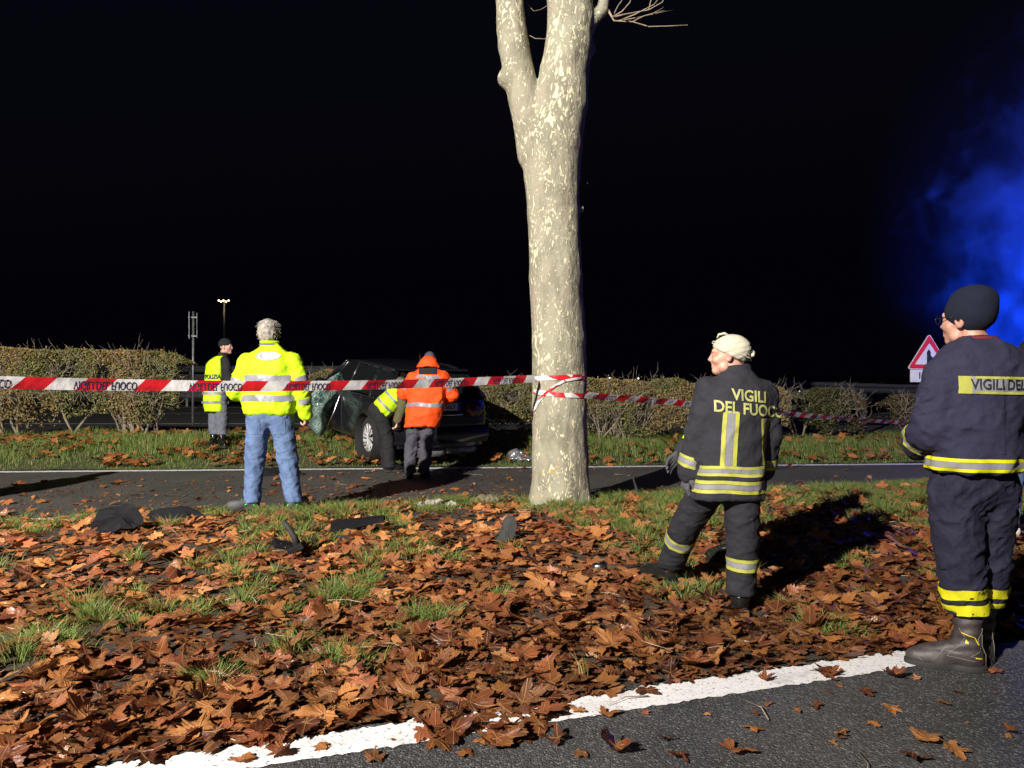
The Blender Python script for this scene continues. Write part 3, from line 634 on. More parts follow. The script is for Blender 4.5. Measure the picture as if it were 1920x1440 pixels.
# tufts on the verge
nt = 2300; X = rng.uniform(-8, 9, nt); S = rng.random(nt) ** .8; Yp = yv(X) + .25 + S * (yr(X) - yv(X) - .2)
pr = (S ** 1.2) * sstep((gn(X, Yp, .75, 20) - .36) / .3) * 1.3 + 0.04; pr = pr * np.where(X < .3, .75, 1); pr = np.where((X > 1.3) & (Yp > 6.3), pr + .6, pr); pr *= 1 - .8 * np.exp(-(((X + 0.5) / .9) ** 2 + ((Yp - 6.8) / .6) ** 2))
k = (rng.random(nt) < pr) & infr(X, Yp, .4); tx, ty = X[k], Yp[k]
ex = [(100, 990), (60, 1010), (30, 1000), (255, 1065), (170, 1160), (240, 1170), (480, 1120), (440, 1140), (520, 1150), (370, 1150), (660, 1120), (700, 1105), (650, 1225), (620, 1230), (560, 1200), (780, 1160), (860, 1060), (790, 950), (700, 975), (455, 1020), (1110, 1280), (1290, 1110), (1560, 1160), (1540, 1170), (1600, 1060), (420, 1260), (380, 1265), (830, 1145), (1160, 1000), (1240, 1010), (40, 1210), (100, 1200)]
ep = np.array([((px - 960) / 1450 * (1.32 * 1450 / (py - 705)), 1.32 * 1450 / (py - 705)) for px, py in ex for _ in range(3)]) + rng.normal(0, .05, (len(ex) * 3, 2))
tx = np.concatenate([tx, ep[:, 0]]); ty = np.concatenate([ty, ep[:, 1]])
nb = rng.integers(45, 95, len(tx)); idx = np.repeat(np.arange(len(tx)), nb); sp = rng.uniform(.03, .09, len(tx))[idx]
an = rng.uniform(0, 2 * np.pi, len(idx)); rd = np.abs(rng.normal(0, 1, len(idx))) * sp
gx = tx[idx] + np.cos(an) * rd; gy = ty[idx] + np.sin(an) * rd; H = rng.uniform(.08, .17, len(tx))[idx] * rng.uniform(.6, 1.15, len(idx))
ln = rng.uniform(.2, .9, len(idx)) ; ok = (gy > yv(gx) + .1) & ~((np.abs(gx - .49) < .27) & (np.abs(gy - TY) < .27))
grass('grass_tufts', gx[ok], gy[ok], H[ok], 0.0042, 'tufts of green grass growing through the brown leaves on the near verge', dirx=(np.cos(an) * ln)[ok], diry=(np.sin(an) * ln)[ok])
n = 95000; X = rng.uniform(-11.5, 11.5, n); Yp = yf(X) + .08 + rng.random(n) ** 1.1 * 3.4; k = infr(X, Yp, .5) & (rng.random(n) < .35 + .8 * gn(X, Yp, 1.5, 40))
X, Yp = X[k], Yp[k]; hgt = rng.uniform(.05, .16, len(X)) * (.4 + 1.0 * gn(X, Yp, .9, 14)) * (.45 + .75 * sstep((Yp - yf(X)) / 1.2))
grass('grass_bank', X, Yp, hgt, 0.0075, 'green grass on the bank beyond the far carriageway, below the hedges', 0.6)

# ------------------------------------------------------------ hedges
m = mat('hedge leaves', (0.05, 0.08, 0.02), 0.5, spec=0.35); M['hedge'] = m; l = m.node_tree.links
at = N(m, 'ShaderNodeAttribute', attribute_name='col'); l.new(at.outputs['Color'], bsdf(m).inputs['Base Color'])
M['stem'] = mat('hedge stems', (0.26, 0.21, 0.15), 0.85, noise=(15, (0.16, 0.13, 0.09), 0.4, 0.65), bump=(60, .5, .004))
def hedge(x0, x1, yc, zt0, zt1, depth, n, label, lowgap=0.0, autumn=.1, stems=8, seed=1, round_=.16, green=1.0, zb=None, brown=.65):
    r_ = random.Random(seed); root = empty('hedge', ((x0 + x1) / 2, yc, float(gz((x0 + x1) / 2, yc)))); root['label'] = label; root['category'] = 'hedge'; root['group'] = 'clipped hedges along the far verge'
    ox, oy, oz = root.location
    X = rng.uniform(x0, x1, n); t = (X - x0) / (x1 - x0)
    edge = np.minimum((X - x0), (x1 - X)); topz = zt0 + (zt1 - zt0) * t - round_ * (1 - np.clip(edge / .45, 0, 1)) ** 2 + .10 * (gn(X, X * 0, 2.0, seed) - .5) + .07 * (gn(X, X * 0, 7, seed) - .5)
    gr = gz(X, yc + 0 * X); a = rng.random(n)
    face = rng.random(n)
    # shell-biased: front, top or interior
    Yp = np.where(face < .50, yc - depth / 2 + np.abs(rng.normal(0, .10, n)), yc + rng.uniform(-.5, .5, n) * depth)
    zr = np.where((face >= .50) & (face < .72), 1 - np.abs(rng.normal(0, .035, n)), a ** .8)
    bot = gr + lowgap * (.2 + 1.0 * gn(X, X * 0, 1.6, seed + 3)); Zp = bot + (topz - bot) * zr
    Yp += .16 * (gn(X * 1.0, Zp, 3.5, seed + 9) - .5) + .14 * np.clip(zr - .8, 0, 1)
    dens = .05 + 1.2 * sstep((vnoise(np.stack([X * 3.2, Yp * 3.2, Zp * 3.2], -1) + seed) - .30) / .3); dens = np.where(zr > .8, np.maximum(dens, .85), dens) * np.where(zr < .28, .55, 1)
    k = rng.random(n) < dens; X, Yp, Zp, zr = X[k], Yp[k], Zp[k], zr[k]
    up = rng.random(len(X)) < .012; Zp = Zp + up * rng.uniform(0, .10, len(X)) * (zr > .9)
    n = len(X); s = rng.uniform(.013, .034, n)
    d1 = rng.normal(0, 1, (n, 3)); d1 /= np.linalg.norm(d1, axis=1, keepdims=True); d2 = np.cross(d1, rng.normal(0, 1, (n, 3))); d2 /= np.linalg.norm(d2, axis=1, keepdims=True)
    C = np.stack([X - ox, Yp - oy, Zp - oz], -1); s = s[:, None]
    V = np.stack([C - d1 * s, C + d2 * s * .45, C + d1 * s, C - d2 * s * .45], 1).reshape(-1, 3); F = (np.arange(n) * 4)[:, None] + np.array([[0, 1, 2, 3]])
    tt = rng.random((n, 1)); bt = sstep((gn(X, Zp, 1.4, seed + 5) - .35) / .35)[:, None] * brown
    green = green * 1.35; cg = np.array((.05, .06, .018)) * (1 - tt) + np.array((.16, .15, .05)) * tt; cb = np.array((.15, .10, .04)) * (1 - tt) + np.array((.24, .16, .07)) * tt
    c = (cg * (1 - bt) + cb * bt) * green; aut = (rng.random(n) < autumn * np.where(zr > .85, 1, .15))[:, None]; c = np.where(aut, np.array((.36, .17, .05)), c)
    fo = link('foliage', np_mesh('foliage', V, F, np.repeat(np.concatenate([c, np.ones((n, 1))], 1), 4, 0)), M['hedge'], root, False); fo['kind'] = 'stuff'
    for q in range(stems):
        mb = MB(); sx = r_.uniform(x0 + .2, x1 - .2) - ox; sy = r_.uniform(-.3, .1) * depth
        for s_ in range(r_.randint(2, 5)):
            p = Vector((sx + r_.uniform(-.06, .06), sy + r_.uniform(-.05, .05), float(gz(sx + ox, sy + oy)) - oz - .03)); d = Vector((r_.uniform(-.65, .65), r_.uniform(-.35, .15), 1)).normalized(); pts = [p.copy()]; L = (min(zt0, zt1) - oz) * r_.uniform(.55, .95)
            for i in range(7):
                d = (d + Vector((r_.uniform(-.22, .22), r_.uniform(-.2, .15), r_.uniform(-.05, .15)))).normalized(); p = p + d * L / 7; pts.append(p.copy())
                if r_.random() < .65:
                    e = (d + Vector((r_.uniform(-.9, .9), r_.uniform(-.9, .2), r_.uniform(-.2, .4)))).normalized(); twig_run(mb, p, e, r_.uniform(.15, .4), .007, 1, r_)
            mb.tube(pts, [.026 * (1 - .75 * i / 7) * r_.uniform(.7, 1.2) for i in range(8)], 6, cap=False)
        mb.build('stem', M['stem'], root, True)
    mb = MB()
    for q in range(int((x1 - x0) * 85)):
        xx = r_.uniform(x0, x1); zz = r_.uniform(.35, .93); tz = zt0 + (zt1 - zt0) * (xx - x0) / (x1 - x0)
        p = Vector((xx - ox, -depth / 2 + r_.uniform(-.07, .12), (tz - oz) * zz)); twig_run(mb, p, Vector((r_.uniform(-.8, .8), r_.uniform(-.4, .2), r_.uniform(0, 1))).normalized(), r_.uniform(.14, .36), .0058, 1, r_)
    tw = mb.build('twigs', M['stem'], root, True); tw['kind'] = 'stuff'
    return root
hedge(-11.2, -6.15, 14.6, 1.91, 1.86, .95, 62000, 'long clipped hedge at far left, orange leaves caught on top, bare stems below', lowgap=.38, autumn=.09, stems=13, seed=1)
hedge(-4.4, -3.0, 17.0, 1.50, 1.45, .7, 9000, 'small patch of hedge showing above the front of the dark car', seed=2, stems=2)
hedge(-1.9, 1.0, 15.6, 1.22, 1.36, .9, 42000, 'dense green hedge between the dark car and the plane tree', seed=3, stems=3, autumn=.02, brown=.2)
hedge(1.1, 5.25, 15.0, 1.38, 1.22, .9, 50000, 'brownish hedge with bare stems just right of the plane tree', lowgap=.30, seed=4, stems=9, autumn=.02, brown=.7)
hedge(5.6, 7.05, 15.8, 1.14, 1.08, .9, 15000, 'sparse dim bush with two thin pale trunks, between the two large firefighters', lowgap=.35, seed=5, stems=2, autumn=0, green=.38)  # leaf colour darkened to paint in the shadows of tree and firefighter
hedge(7.4, 11.5, 15.3, 1.02, .95, .9, 36000, 'low dim hedge on the right, beside the triangular warning sign', seed=6, stems=3, autumn=0, green=.32, brown=.7)  # leaf colour darkened here too, for shadow and fading floodlight

# ------------------------------------------------------------ guard rails, far lamps, sign seen edge-on
M['galv'] = mat('galvanised steel', (0.30, 0.31, 0.32), 0.5, 0.6, noise=(6, (0.18, 0.18, 0.19), .35, .7))
def w_rail(name, x0, x1, y, zc, hh, label, posts, zb, dz=0.0, nb=1):
    root = empty(name, ((x0 + x1) / 2, y, zb)); root['label'] = label; root['category'] = 'guardrail'; L = (x1 - x0) / 2
    prof = [(-.5, 0), (-.38, -.05), (-.25, -.08), (-.12, -.04), (0, .0), (.12, -.04), (.25, -.08), (.38, -.05), (.5, 0)]
    for b in range(nb):
        V = [(-L, p[1], zc - zb + p[0] * hh + b * hh * 1.35 + dz) for p in prof] + [(L, p[1], zc - zb + p[0] * hh + b * hh * 1.35 - dz) for p in prof]
        mb = MB(); mb.add(V, [(i, i + 1, 10 + i, 9 + i) for i in range(8)]); o = mb.build('beam', M['galv'], root, False); solidify(o, .004)
    n = int((x1 - x0) / posts)
    for k in range(n):
        px = -L + (k + .5) * posts; h_ = zc - zb + hh * (.4 + (nb - 1) * 1.35)
        mb = MB(); mb.box((px, .07, h_ / 2), (.10, .06, h_)).build('post', M['galv'], root)
w_rail('guardrail', -40, 40, 35.2, .55, .31, 'low steel guardrail on posts beyond the main road', 2.65, 0.0)
w_rail('guardrail', -50, -7, 45.0, 1.32, .36, 'tall two beam guardrail on the embankment behind the police officer', 2.5, .95, nb=2)
M['galv0'] = M['galv']; M['galv'] = mat('steel darkened for dim light', (.022, .022, .025), .9)  # rail steel painted near black so it looks barely lit
w_rail('guardrail', 5.2, 21, 18.6, .98, .22, 'dim guardrail running behind the dark hedges at right', 2.2, 0.0, dz=.22)
M['galv'] = M['galv0']
def emis(name, c, s):
    m = bpy.data.materials.new(name); m.use_nodes = True; b = m.node_tree.nodes['Principled BSDF']; b.inputs['Emission Color'].default_value = (*c, 1); b.inputs['Emission Strength'].default_value = s; b.inputs['Base Color'].default_value = (0, 0, 0, 1); return m
M['lampwarm'] = emis('warm lamp glass', (1, .66, .36), 9); M['lampwhite'] = emis('white lamp glass', (.75, .8, 1), 6); M['lamppink'] = emis('warm small lamp glass', (1, .72, .6), 8)
r_ = empty('floodlight_mast', ((421 - 960) / 1450 * 150, 150, 0)); tag(r_, 'tall mast with a cluster of lit floodlights, far off in the dark sky', 'light mast')
zt = 1.4 + 140 / 1450 * 150
mb = MB(); mb.tube([(0, 0, -.1), (0, 0, zt)], [.35, .16], 10); mb.build('mast', M['galv'], r_, True)
mb = MB(); mb.box((0, 0, zt), (2.1, .15, .12)); mb.build('crossbar', M['galv'], r_)
for k, dx in enumerate((-.95, -.5, -.05, .45, .95)):
    mb = MB(); mb.lathe([(0, -.10), (.12, -.10), (.15, 0), (.12, .10), (0, .10)], 12, 'y', (dx, -.3, zt + (-.1 if k % 2 else .12))); mb.build('lamp', M['lampwarm'], r_, True)
d = point('mast_light', (r_.location.x, 149, zt - 1.2), 40, (1, .75, .5), .5)
for (px, py, Yd, mm, s, lb) in ((1143, 708.5, 160, 'lampwhite', .13, 'pale far lamp above the hedge, nearest to the plane tree'), (1197, 709.5, 160, 'lampwhite', .15, 'pale far lamp above the hedge, second from the plane tree'), (1499, 734.5, 40, 'lamppink', .05, 'pinkish far lamp low over the dark hedge, leftmost of three'), (1546.5, 725.5, 160, 'lampwhite', .14, 'faint white far lamp between the pinkish and the orange one'), (1622, 726.5, 160, 'lamppink', .24, 'orange far lamp over the dark hedge, nearest to the warning sign')):
    p = P3(px, py, Yd); e = empty('distant_lamp', (p.x, p.y, 0)); tag(e, lb, 'lamp', 'far lamps along the horizon')
    mb = MB(); mb.tube([(0, 0, -1.5), (0, 0, p.z)], .05, 6); mb.build('pole', M['blackprint'], e, True)
    mb = MB(); mb.lathe([(0, -s), (s * .7, -s * .7), (s, 0), (s * .7, s * .7), (0, s)], 10, 'z', (0, 0, p.z)); mb.build('lamp', M[mm], e, True)
p = P3(361, 690, 22); e = empty('road_sign', (p.x, p.y, 0)); tag(e, 'tall road sign seen edge-on, standing behind the hedge at left', 'road sign')
zt = 1.4 + 121 / 1450 * 22; e.rotation_euler[2] = .392
mb = MB(); mb.tube([(.0, 0, -.05), (.03, 0, zt)], .032, 8); mb.build('post', M['galv'], e, True)
mb = MB(); mb.box((-.085, .35, zt - .40), (.018, 1.0, .76)); mb.build('panel', M['galv'], e)
mb = MB(); mb.box((.12, .3, zt - .40), (.012, .9, .7)); mb.build('panel', M['galv'], e)
for zz in (.17, .70):
    mb = MB(); mb.box((0.01, 0, zt - zz), (.24, .07, .035)); mb.build('bracket', M['galv'], e)
# warning triangle
SY = 14.0; p = P3(1742, 692, SY); e = empty('warning_sign', (p.x, SY, float(gz(p.x, SY)))); tag(e, 'red bordered triangular warning sign with black symbol over a small white plate', 'road sign'); ez = e.location.z
k = SY / 1450; zb = p.z - ez; th = 67 * k; hw = 41 * k
M['signred'] = mat('sign red', (.55, .018, .03), .45); M['signwhite'] = mat('sign white', (.62, .62, .64), .45, noise=(9, (.5, .5, .52), .4, .7)); M['signback'] = M['galv']
def tri(hw, zb, zt, y, rnd_=.02):
    pts = []
    for (cx, cz) in ((-hw, zb), (hw, zb), (0, zt)):
        c_ = Vector((0, 0, zb + (zt - zb) / 3)); v = Vector((cx, 0, cz)); d_ = (c_ - v).normalized() * rnd_ * 2; cc = v + d_
        a0 = math.atan2(v.z - cc.z, v.x - cc.x)
        for t in (-60, -30, 0, 30, 60): a = a0 + R(t); pts.append((cc.x + rnd_ * math.cos(a), y, cc.z + rnd_ * math.sin(a)))
    return pts
def plate(name, pts, mt, th_=.003, par=e): 
    mb = MB(); n = len(pts); mb.add(pts + [(x, y + th_, z) for x, y, z in pts], [tuple(range(n)), tuple(range(n, 2 * n))[::-1]] + [(i, n + i, n + (i + 1) % n, (i + 1) % n) for i in range(n)]); return mb.build(name, mt, par)
plate('rim', tri(hw, zb, zb + th, 0, .03), M['signwhite'], .02)
plate('border', tri(hw - .018, zb + .012, zb + th - .022, -.003, .025), M['signred'])
plate('field', tri(hw - .135, zb + .085, zb + th - .175, -.006, .012), M['signwhite'])
sx, sz_ = 0, zb + .10; S_ = .50
plate('symbol', [(sx + a * S_, -.009, sz_ + b * S_) for a, b in ((-.09, .0), (-.05, .03), (0, 0), (.03, .04), (.03, .12), (.19, -.0), (.22, .07), (.19, .12), (.05, .30), (.05, .42), (-.02, .52), (-.09, .42))], M['blackprint'])
plate('distance_plate', [(-.34, -.004, zb - .235), (.34, -.004, zb - .235), (.34, -.004, zb - .01), (-.34, -.004, zb - .01)], M['signwhite'], .015)
V, F = text_mesh('100 m', .17, .002); V3 = np.stack([V[:, 0], 0 * V[:, 0] - .0085, V[:, 1] + zb - .125], -1); link('lettering', np_mesh('lettering', V3, F), M['blackprint'], e, False)
mb = MB(); mb.tube([(0, .05, -.05), (0, .05, zb + th * .8)], .03, 10); mb.build('post', M['galv'], e, True)
# ------------------------------------------------------------ car
M['carpaint'] = mat('black blue car paint', (0.010, 0.010, 0.016), 0.28, 0.3, coat=0.8, noise=(30, (0.02, 0.02, 0.024), .4, .8))
M['carglass'] = mat('dark car glass', (0.008, 0.01, 0.01), 0.06, spec=0.6)
M['rim'] = mat('silver alloy', (0.45, 0.45, 0.46), 0.45, 0.15)
M['chrome'] = mat('chrome strip', (0.6, 0.6, 0.6), 0.2, 1.0)
M['taillight'] = mat('red tail light lens', (0.09, 0.006, 0.012), 0.2, coat=0.3)
M['underbody'] = mat('scuffed silver muffler', (0.28, 0.28, 0.28), 0.5, 0.5, noise=(14, (.12, .11, .10), .4, .7))
M['plateblue'] = mat('plate blue', (0.02, 0.05, 0.5), 0.5)
M['plastic'] = mat('black plastic', (0.006, 0.006, 0.008), 0.8, spec=.15, noise=(12, (.02, .018, .017), .55, .85), bump=(30, .4, .006))
th = R(32); car = empty('wrecked_car', (-1.70, 11.30, 0.06), 0)
tag(car, 'dark crashed car on the grass bank, its shattered windscreen hanging off', 'car')
fwd = Vector((-math.sin(th), math.cos(th), 0.075)).normalized(); rgt = Vector((math.cos(th), math.sin(th), -0.0)).normalized(); upv = rgt.cross(fwd).normalized()
car.matrix_world = Matrix.Translation(Vector((-1.80, 11.30, 0.05)) + rgt * 0.83) @ Matrix((rgt * .92, fwd, upv)).transposed().to_4x4()
# car local: x right, y forward (0 = rear bumper), z up
Lc = 4.55; xw = [(.86, .33), (3.62, .33)]; RW = .325
ys = sorted(set([0.0, .05, .14, .28, .42] + [round(.86 + .39 * math.sin(a), 3) for a in np.linspace(-1.57, 1.57, 9)] + [1.4, 1.75, 2.1, 2.5, 2.9, 3.1] + [round(3.62 + .39 * math.sin(a), 3) for a in np.linspace(-1.57, 1.57, 9)] + [4.1, 4.25, 4.4, 4.5, 4.55]))
def bw(y): return .90 * (1 - .07 * max(0, (.5 - y) / .5) ** 2 - .18 * max(0, (y - 3.9) / .65) ** 2)
def belt(y): return .98 - .02 * y / 4.5 if y < 3.35 else .955 - .20 * ((y - 3.35) / 1.2) ** 1.3
def section(y):
    zb = .23 + .05 * max(0, (.3 - y) / .3) + .04 * max(0, (y - 4.2) / .35)
    for cy, cz in xw:
        if abs(y - cy) < .392: zb = max(zb, cz + math.sqrt(max(0, .39 ** 2 - (y - cy) ** 2)) - .02)
    b = belt(y); w_ = bw(y); S = b - .10; zs = [zb, zb + (S - zb) * .33, zb + (S - zb) * .68, S, b]
    fx = [.965, .99, 1.0, .985, .94]; return [(w_ * f, z) for f, z in zip(fx, zs)]
rows = [section(y) for y in ys]; nR = 5; mb = MB(); Vv = []
for sgn in (-1, 1):
    base = len(mb.v); vs = [(sgn * x, y + (.05 * (1 - abs(k - 2) / 2) * -1 if y == 0 else 0), z) for y, r in zip(ys, rows) for k, (x, z) in enumerate(r)]
    fs = []
    for i in range(len(ys) - 1):
        for k in range(nR - 1):
            q = (i * nR + k, (i + 1) * nR + k, (i + 1) * nR + k + 1, i * nR + k + 1); fs.append(q if sgn > 0 else q[::-1])
    mb.add(vs, fs)
NV = len(ys) * nR
# rear and front face (grid across) and bonnet
def across(i, kk, rev, bulge):
    base = len(mb.v); n = 8; vs = []
    for k in kk:
        x, z = rows[i][k]; y = ys[i]
        for j in range(n + 1): t = -1 + 2 * j / n; vs.append((x * t, y + bulge * (1 - t * t) + (-.05 * (1 - abs(k - 2) / 2) if i == 0 else .04 * (1 - abs(k - 2) / 2)), z))
    fs = [(a * (n + 1) + j, a * (n + 1) + j + 1, (a + 1) * (n + 1) + j + 1, (a + 1) * (n + 1) + j) for a in range(len(kk) - 1) for j in range(n)]
    mb.add(vs, [f[::-1] for f in fs] if rev else fs)
across(0, range(5), False, -.07); across(len(ys) - 1, range(5), True, .08)
i0 = min(range(len(ys)), key=lambda i: abs(ys[i] - 3.35))
for i in range(i0, len(ys) - 1):     # bonnet
    n = 8; vs = []
    for q in (i, i + 1):
        x, z = rows[q][4]
        for j in range(n + 1): t = -1 + 2 * j / n; vs.append((x * t, ys[q], z + .05 * (1 - t ** 4)))
    mb.add(vs, [(j, j + 1, n + 2 + j, n + 1 + j) for j in range(n)])
body = mb.build('body', M['carpaint'], car, True); md = body.modifiers.new('w', 'WELD'); md.merge_threshold = .004; sd = body.modifiers.new('s', 'SUBSURF'); sd.levels = 1; sd.render_levels = 1
# greenhouse: outline loops at belt and at roof edge
bl = [(0.10, .86), (.9, .875), (1.9, .88), (2.9, .865), (3.42, .80)]     # y, half width at belt
rf = [(0.42, .60), (.95, .655), (1.8, .67), (2.35, .66), (2.62, .62)]   # at roof
zr_ = [1.40, 1.455, 1.475, 1.45, 1.41]
mb = MB(); n = 8; vs = []
for (y, x), z in zip(rf, zr_):
    for j in range(n + 1): t = -1 + 2 * j / n; vs.append((x * t, y, z + .045 * (1 - t * t)))
mb.add(vs, [(a * (n + 1) + j, a * (n + 1) + j + 1, (a + 1) * (n + 1) + j + 1, (a + 1) * (n + 1) + j) for a in range(4) for j in range(n)])
ro = mb.build('roof', M['carpaint'], car, True); solidify(ro, .03, -1); ro.modifiers.new('s', 'SUBSURF').levels = 1
def lerp3(a, b, t): return tuple(a[i] + (b[i] - a[i]) * t for i in range(3))
def bpt(i, s): y, x = bl[i]; return (s * x, y, belt(y) - .005)
def rpt(i, s): y, x = rf[i]; return (s * x, y, zr_[i] - .01)
for s in (-1, 1):
    for i, nm in ((0, 'quarter_glass'), (1, 'rear_door_glass'), (2, 'front_door_glass')):
        a, b, c_, d_ = bpt(i, s), bpt(i + 1, s), rpt(i + 1, s), rpt(i, s)
        mb = MB(); vs = [lerp3(lerp3(a, b, u_), lerp3(d_, c_, u_), v_) for v_ in (.05, .35, .65, .92) for u_ in (.06, .5, .95)]
        vs = [(x + s * .02 * math.sin(math.pi * k_ / 11), y, z) for k_, (x, y, z) in enumerate(vs)]
        mb.add(vs, [(r0 * 3 + q, r0 * 3 + q + 1, r0 * 3 + q + 4, r0 * 3 + q + 3) for r0 in range(3) for q in range(2)]); mb.build(nm, M['carglass'], car, True)
    a, b, c_, d_ = bpt(3, s), bpt(4, s), rpt(4, s), rpt(3, s)
    for (i, wd) in ((0, .06), (1, .03), (2, .035), (3, .03), (4, .035)):
        mb = MB(); mb.tube([bpt(i, s), lerp3(bpt(i, s), rpt(i, s), .5), rpt(i, s)], wd, 8); mb.build('pillar', M['carpaint'], car, True)
    mb = MB(); mb.tube([bpt(i, s) for i in range(5)], .012, 6); mb.build('window_trim', M['chrome'], car, True)
    mb = MB(); mb.tube([rpt(i, s) for i in range(5)], .03, 8); mb.build('roof_rail', M['carpaint'], car, True)
    # mirror
    mb = MB(); mb.lathe([(0, -.09), (.06, -.08), (.085, 0), (.06, .07), (0, .08)], 12, 'x', (s * 1.0, 2.95, 1.03)); mb.build('door_mirror', M['carpaint'], car, True)
    for yy in (1.55, 2.55):
        mb = MB(); mb.box((s * .905, yy, .80), (.02, .19, .03)); bevel(mb.build('door_handle', M['chrome'], car), .008)
    for yy in (1.28, 2.08, 3.12):   # door seams
        mb = MB(); mb.tube([(s * (bw(yy) * q), yy, z) for q, z in ((.975, .30), (1.002, .5), (1.004, .68), (.992, .87), (.945, .97))], .006, 4); mb.build('door_seam', M['rubber'], car)
    # tail lights
    xo = s * .70; mb = MB(); vs = []
    for (x, y, z) in ((.40, -.085, .93), (.40, -.10, .76), (.62, -.06, .74), (.87, .04, .74), (.885, .26, .80), (.86, .30, .92), (.83, .09, .97), (.62, -.03, .96)): vs.append((s * x, y, z))
    ctr = (s * .66, -.07, .85); mb.add(vs + [ctr], [(i, (i + 1) % 8, 8) if s > 0 else ((i + 1) % 8, i, 8) for i in range(8)]); o = mb.build('tail_light', M['taillight'], car, True); solidify(o, .05, 0)
    # headlight
    mb = MB(); mb.lathe([(0, -.03), (.12, -.02), (.14, .03), (0, .09)], 14, 'y', (s * .62, 4.42, .66)); mb.build('headlight', M['carglass'], car, True)
rw = [lerp3(lerp3((-.80, .03, .99), (.80, .03, .99), u_), lerp3((-.58, .38, 1.385), (.58, .38, 1.385), u_), v_) for v_ in (0, .33, .66, 1) for u_ in np.linspace(0, 1, 7)]
rw = [(x, y - .07 * (1 - (x / .82) ** 2), z) for x, y, z in rw]
mb = MB(); mb.add(rw, [(a * 7 + j, a * 7 + j + 1, a * 7 + j + 8, a * 7 + j + 7) for a in range(3) for j in range(6)]); mb.build('rear_window', M['carglass'], car, True)
mb = MB(); mb.box((0, .33, 1.425), (1.2, .20, .03)); bevel(mb.build('spoiler', M['carpaint'], car), .012)
mb = MB(); mb.tube([(x, -.12 - .0 + .04 * (x / .4) ** 2, .775) for x in np.linspace(-.4, .4, 7)], .013, 6); mb.build('boot_trim', M['chrome'], car, True)
mb = MB(); vs = [(x, -.155 + .07 * (x / .87) ** 2, z) for z in (.34, .42, .56, .60) for x in np.linspace(-.86, .86, 9)]
vs = [(x, y + (.05 if i // 9 in (0, 3) else 0), z) for i, (x, y, z) in enumerate(vs)]
mb.add(vs, [(a * 9 + j, a * 9 + j + 1, a * 9 + j + 10, a * 9 + j + 9) for a in range(3) for j in range(8)]); o = mb.build('rear_bumper', M['carpaint'], car, True)
pl_ = MB(); pl_.box((.0, -.132, .90), (.52, .012, .115)); bevel(pl_.build('number_plate', M['signwhite'], car), .004)
pb = MB(); pb.box((.235, -.1395, .90), (.045, .004, .105)); pb.build('plate_strip', M['plateblue'], car)
pb = MB(); pb.box((-.235, -.1395, .90), (.045, .004, .105)); pb.build('plate_strip', M['plateblue'], car)
V, F = text_mesh('66LV', .115, .0015); V3 = np.stack([V[:, 0] * .8 + .085, 0 * V[:, 0] - .1415, V[:, 1] + .90], -1); link('plate_lettering', np_mesh('plate_lettering', V3, F), M['blackprint'], car, False)
mb = MB(); mb.lathe([(0, -.28), (.07, -.27), (.09, -.2), (.095, .2), (.07, .28), (0, .29)], 16, 'x', (-.15, .12, .20)); mb.build('muffler', M['underbody'], car, True)
mb = MB(); mb.lathe([(0, -.28), (.05, -.27), (.07, -.2), (.07, .2), (.05, .28), (0, .29)], 12, 'x', (.42, .10, .21)); mb.build('muffler', M['underbody'], car, True)
mb = MB(); mb.box((0, 2.3, .3), (1.5, 4.0, .16)); mb.build('underbody', M['rubber'], car)
for sx in (-1, 1):
    for cy, cz in xw:
        wx = sx * .80
        t_ = MB(); t_.lathe([(.22, -.10), (.29, -.105), (.32, -.085), (RW, -.05), (RW, .05), (.32, .085), (.29, .105), (.22, .10)], 40, 'x', (wx, cy, cz)); ty = t_.build('wheel', M['rubber'], car, True)
        r2 = MB(); r2.lathe([(.232, -.10), (.225, -.07), (.20, .0), (.225, .07), (.232, .10)], 40, 'x', (wx, cy, cz))
        out = wx + sx * .075
        for q in range(10):
            a = 2 * math.pi * q / 10; dy, dz = math.cos(a), math.sin(a)
            for e_ in (-.07, .07):
                a2 = a + e_; r2.tube([(out + sx * .01, cy + .03 * math.cos(a), cz + .03 * math.sin(a)), (out + sx * .015, cy + .13 * math.cos(a + e_ * .6), cz + .13 * math.sin(a + e_ * .6)), (out + sx * .015, cy + .225 * math.cos(a2 + e_), cz + .225 * math.sin(a2 + e_))], [.016, .012, .011], 5)
        r2.lathe([(0, -.02), (.035, -.015), (.04, 0), (.035, .02), (0, .025)], 12, 'x', (out, cy, cz))
        r2.build('rim', M['rim'], ty, True)
        wl_ = MB(); wl_.lathe([(.385, -.2), (.385, .09)], 24, 'x', (sx * .78, cy, cz)); wl_.build('wheel_arch', M['rubber'], car, True)
# hanging windscreen
m = mat('shattered laminated glass', (0.03, 0.075, 0.06), 0.15, spec=0.6); M['shatter'] = m; l = m.node_tree.links
tc = N(m, 'ShaderNodeTexCoord').outputs['Object']
def cracks(scale, wdt):
    v = N(m, 'ShaderNodeTexVoronoi', feature='DISTANCE_TO_EDGE'); v.inputs['Scale'].default_value = scale
    wp = N(m, 'ShaderNodeTexNoise'); wp.inputs['Scale'].default_value = 5; l.new(tc, wp.inputs['Vector']); ad = N(m, 'ShaderNodeMixRGB'); ad.blend_type = 'ADD'; ad.inputs[0].default_value = .12; l.new(tc, ad.inputs[1]); l.new(wp.outputs[1], ad.inputs[2]); l.new(ad.outputs[0], v.inputs['Vector']); return ramp(m, v.outputs['Distance'], wdt, 0)
ck = math_node(m, 'MAXIMUM', math_node(m, 'MULTIPLY', cracks(13, .03), 1.0), math_node(m, 'MULTIPLY', cracks(34, .14), ramp(m, noise_out(m, 6, 3, tc), .42, .62)))
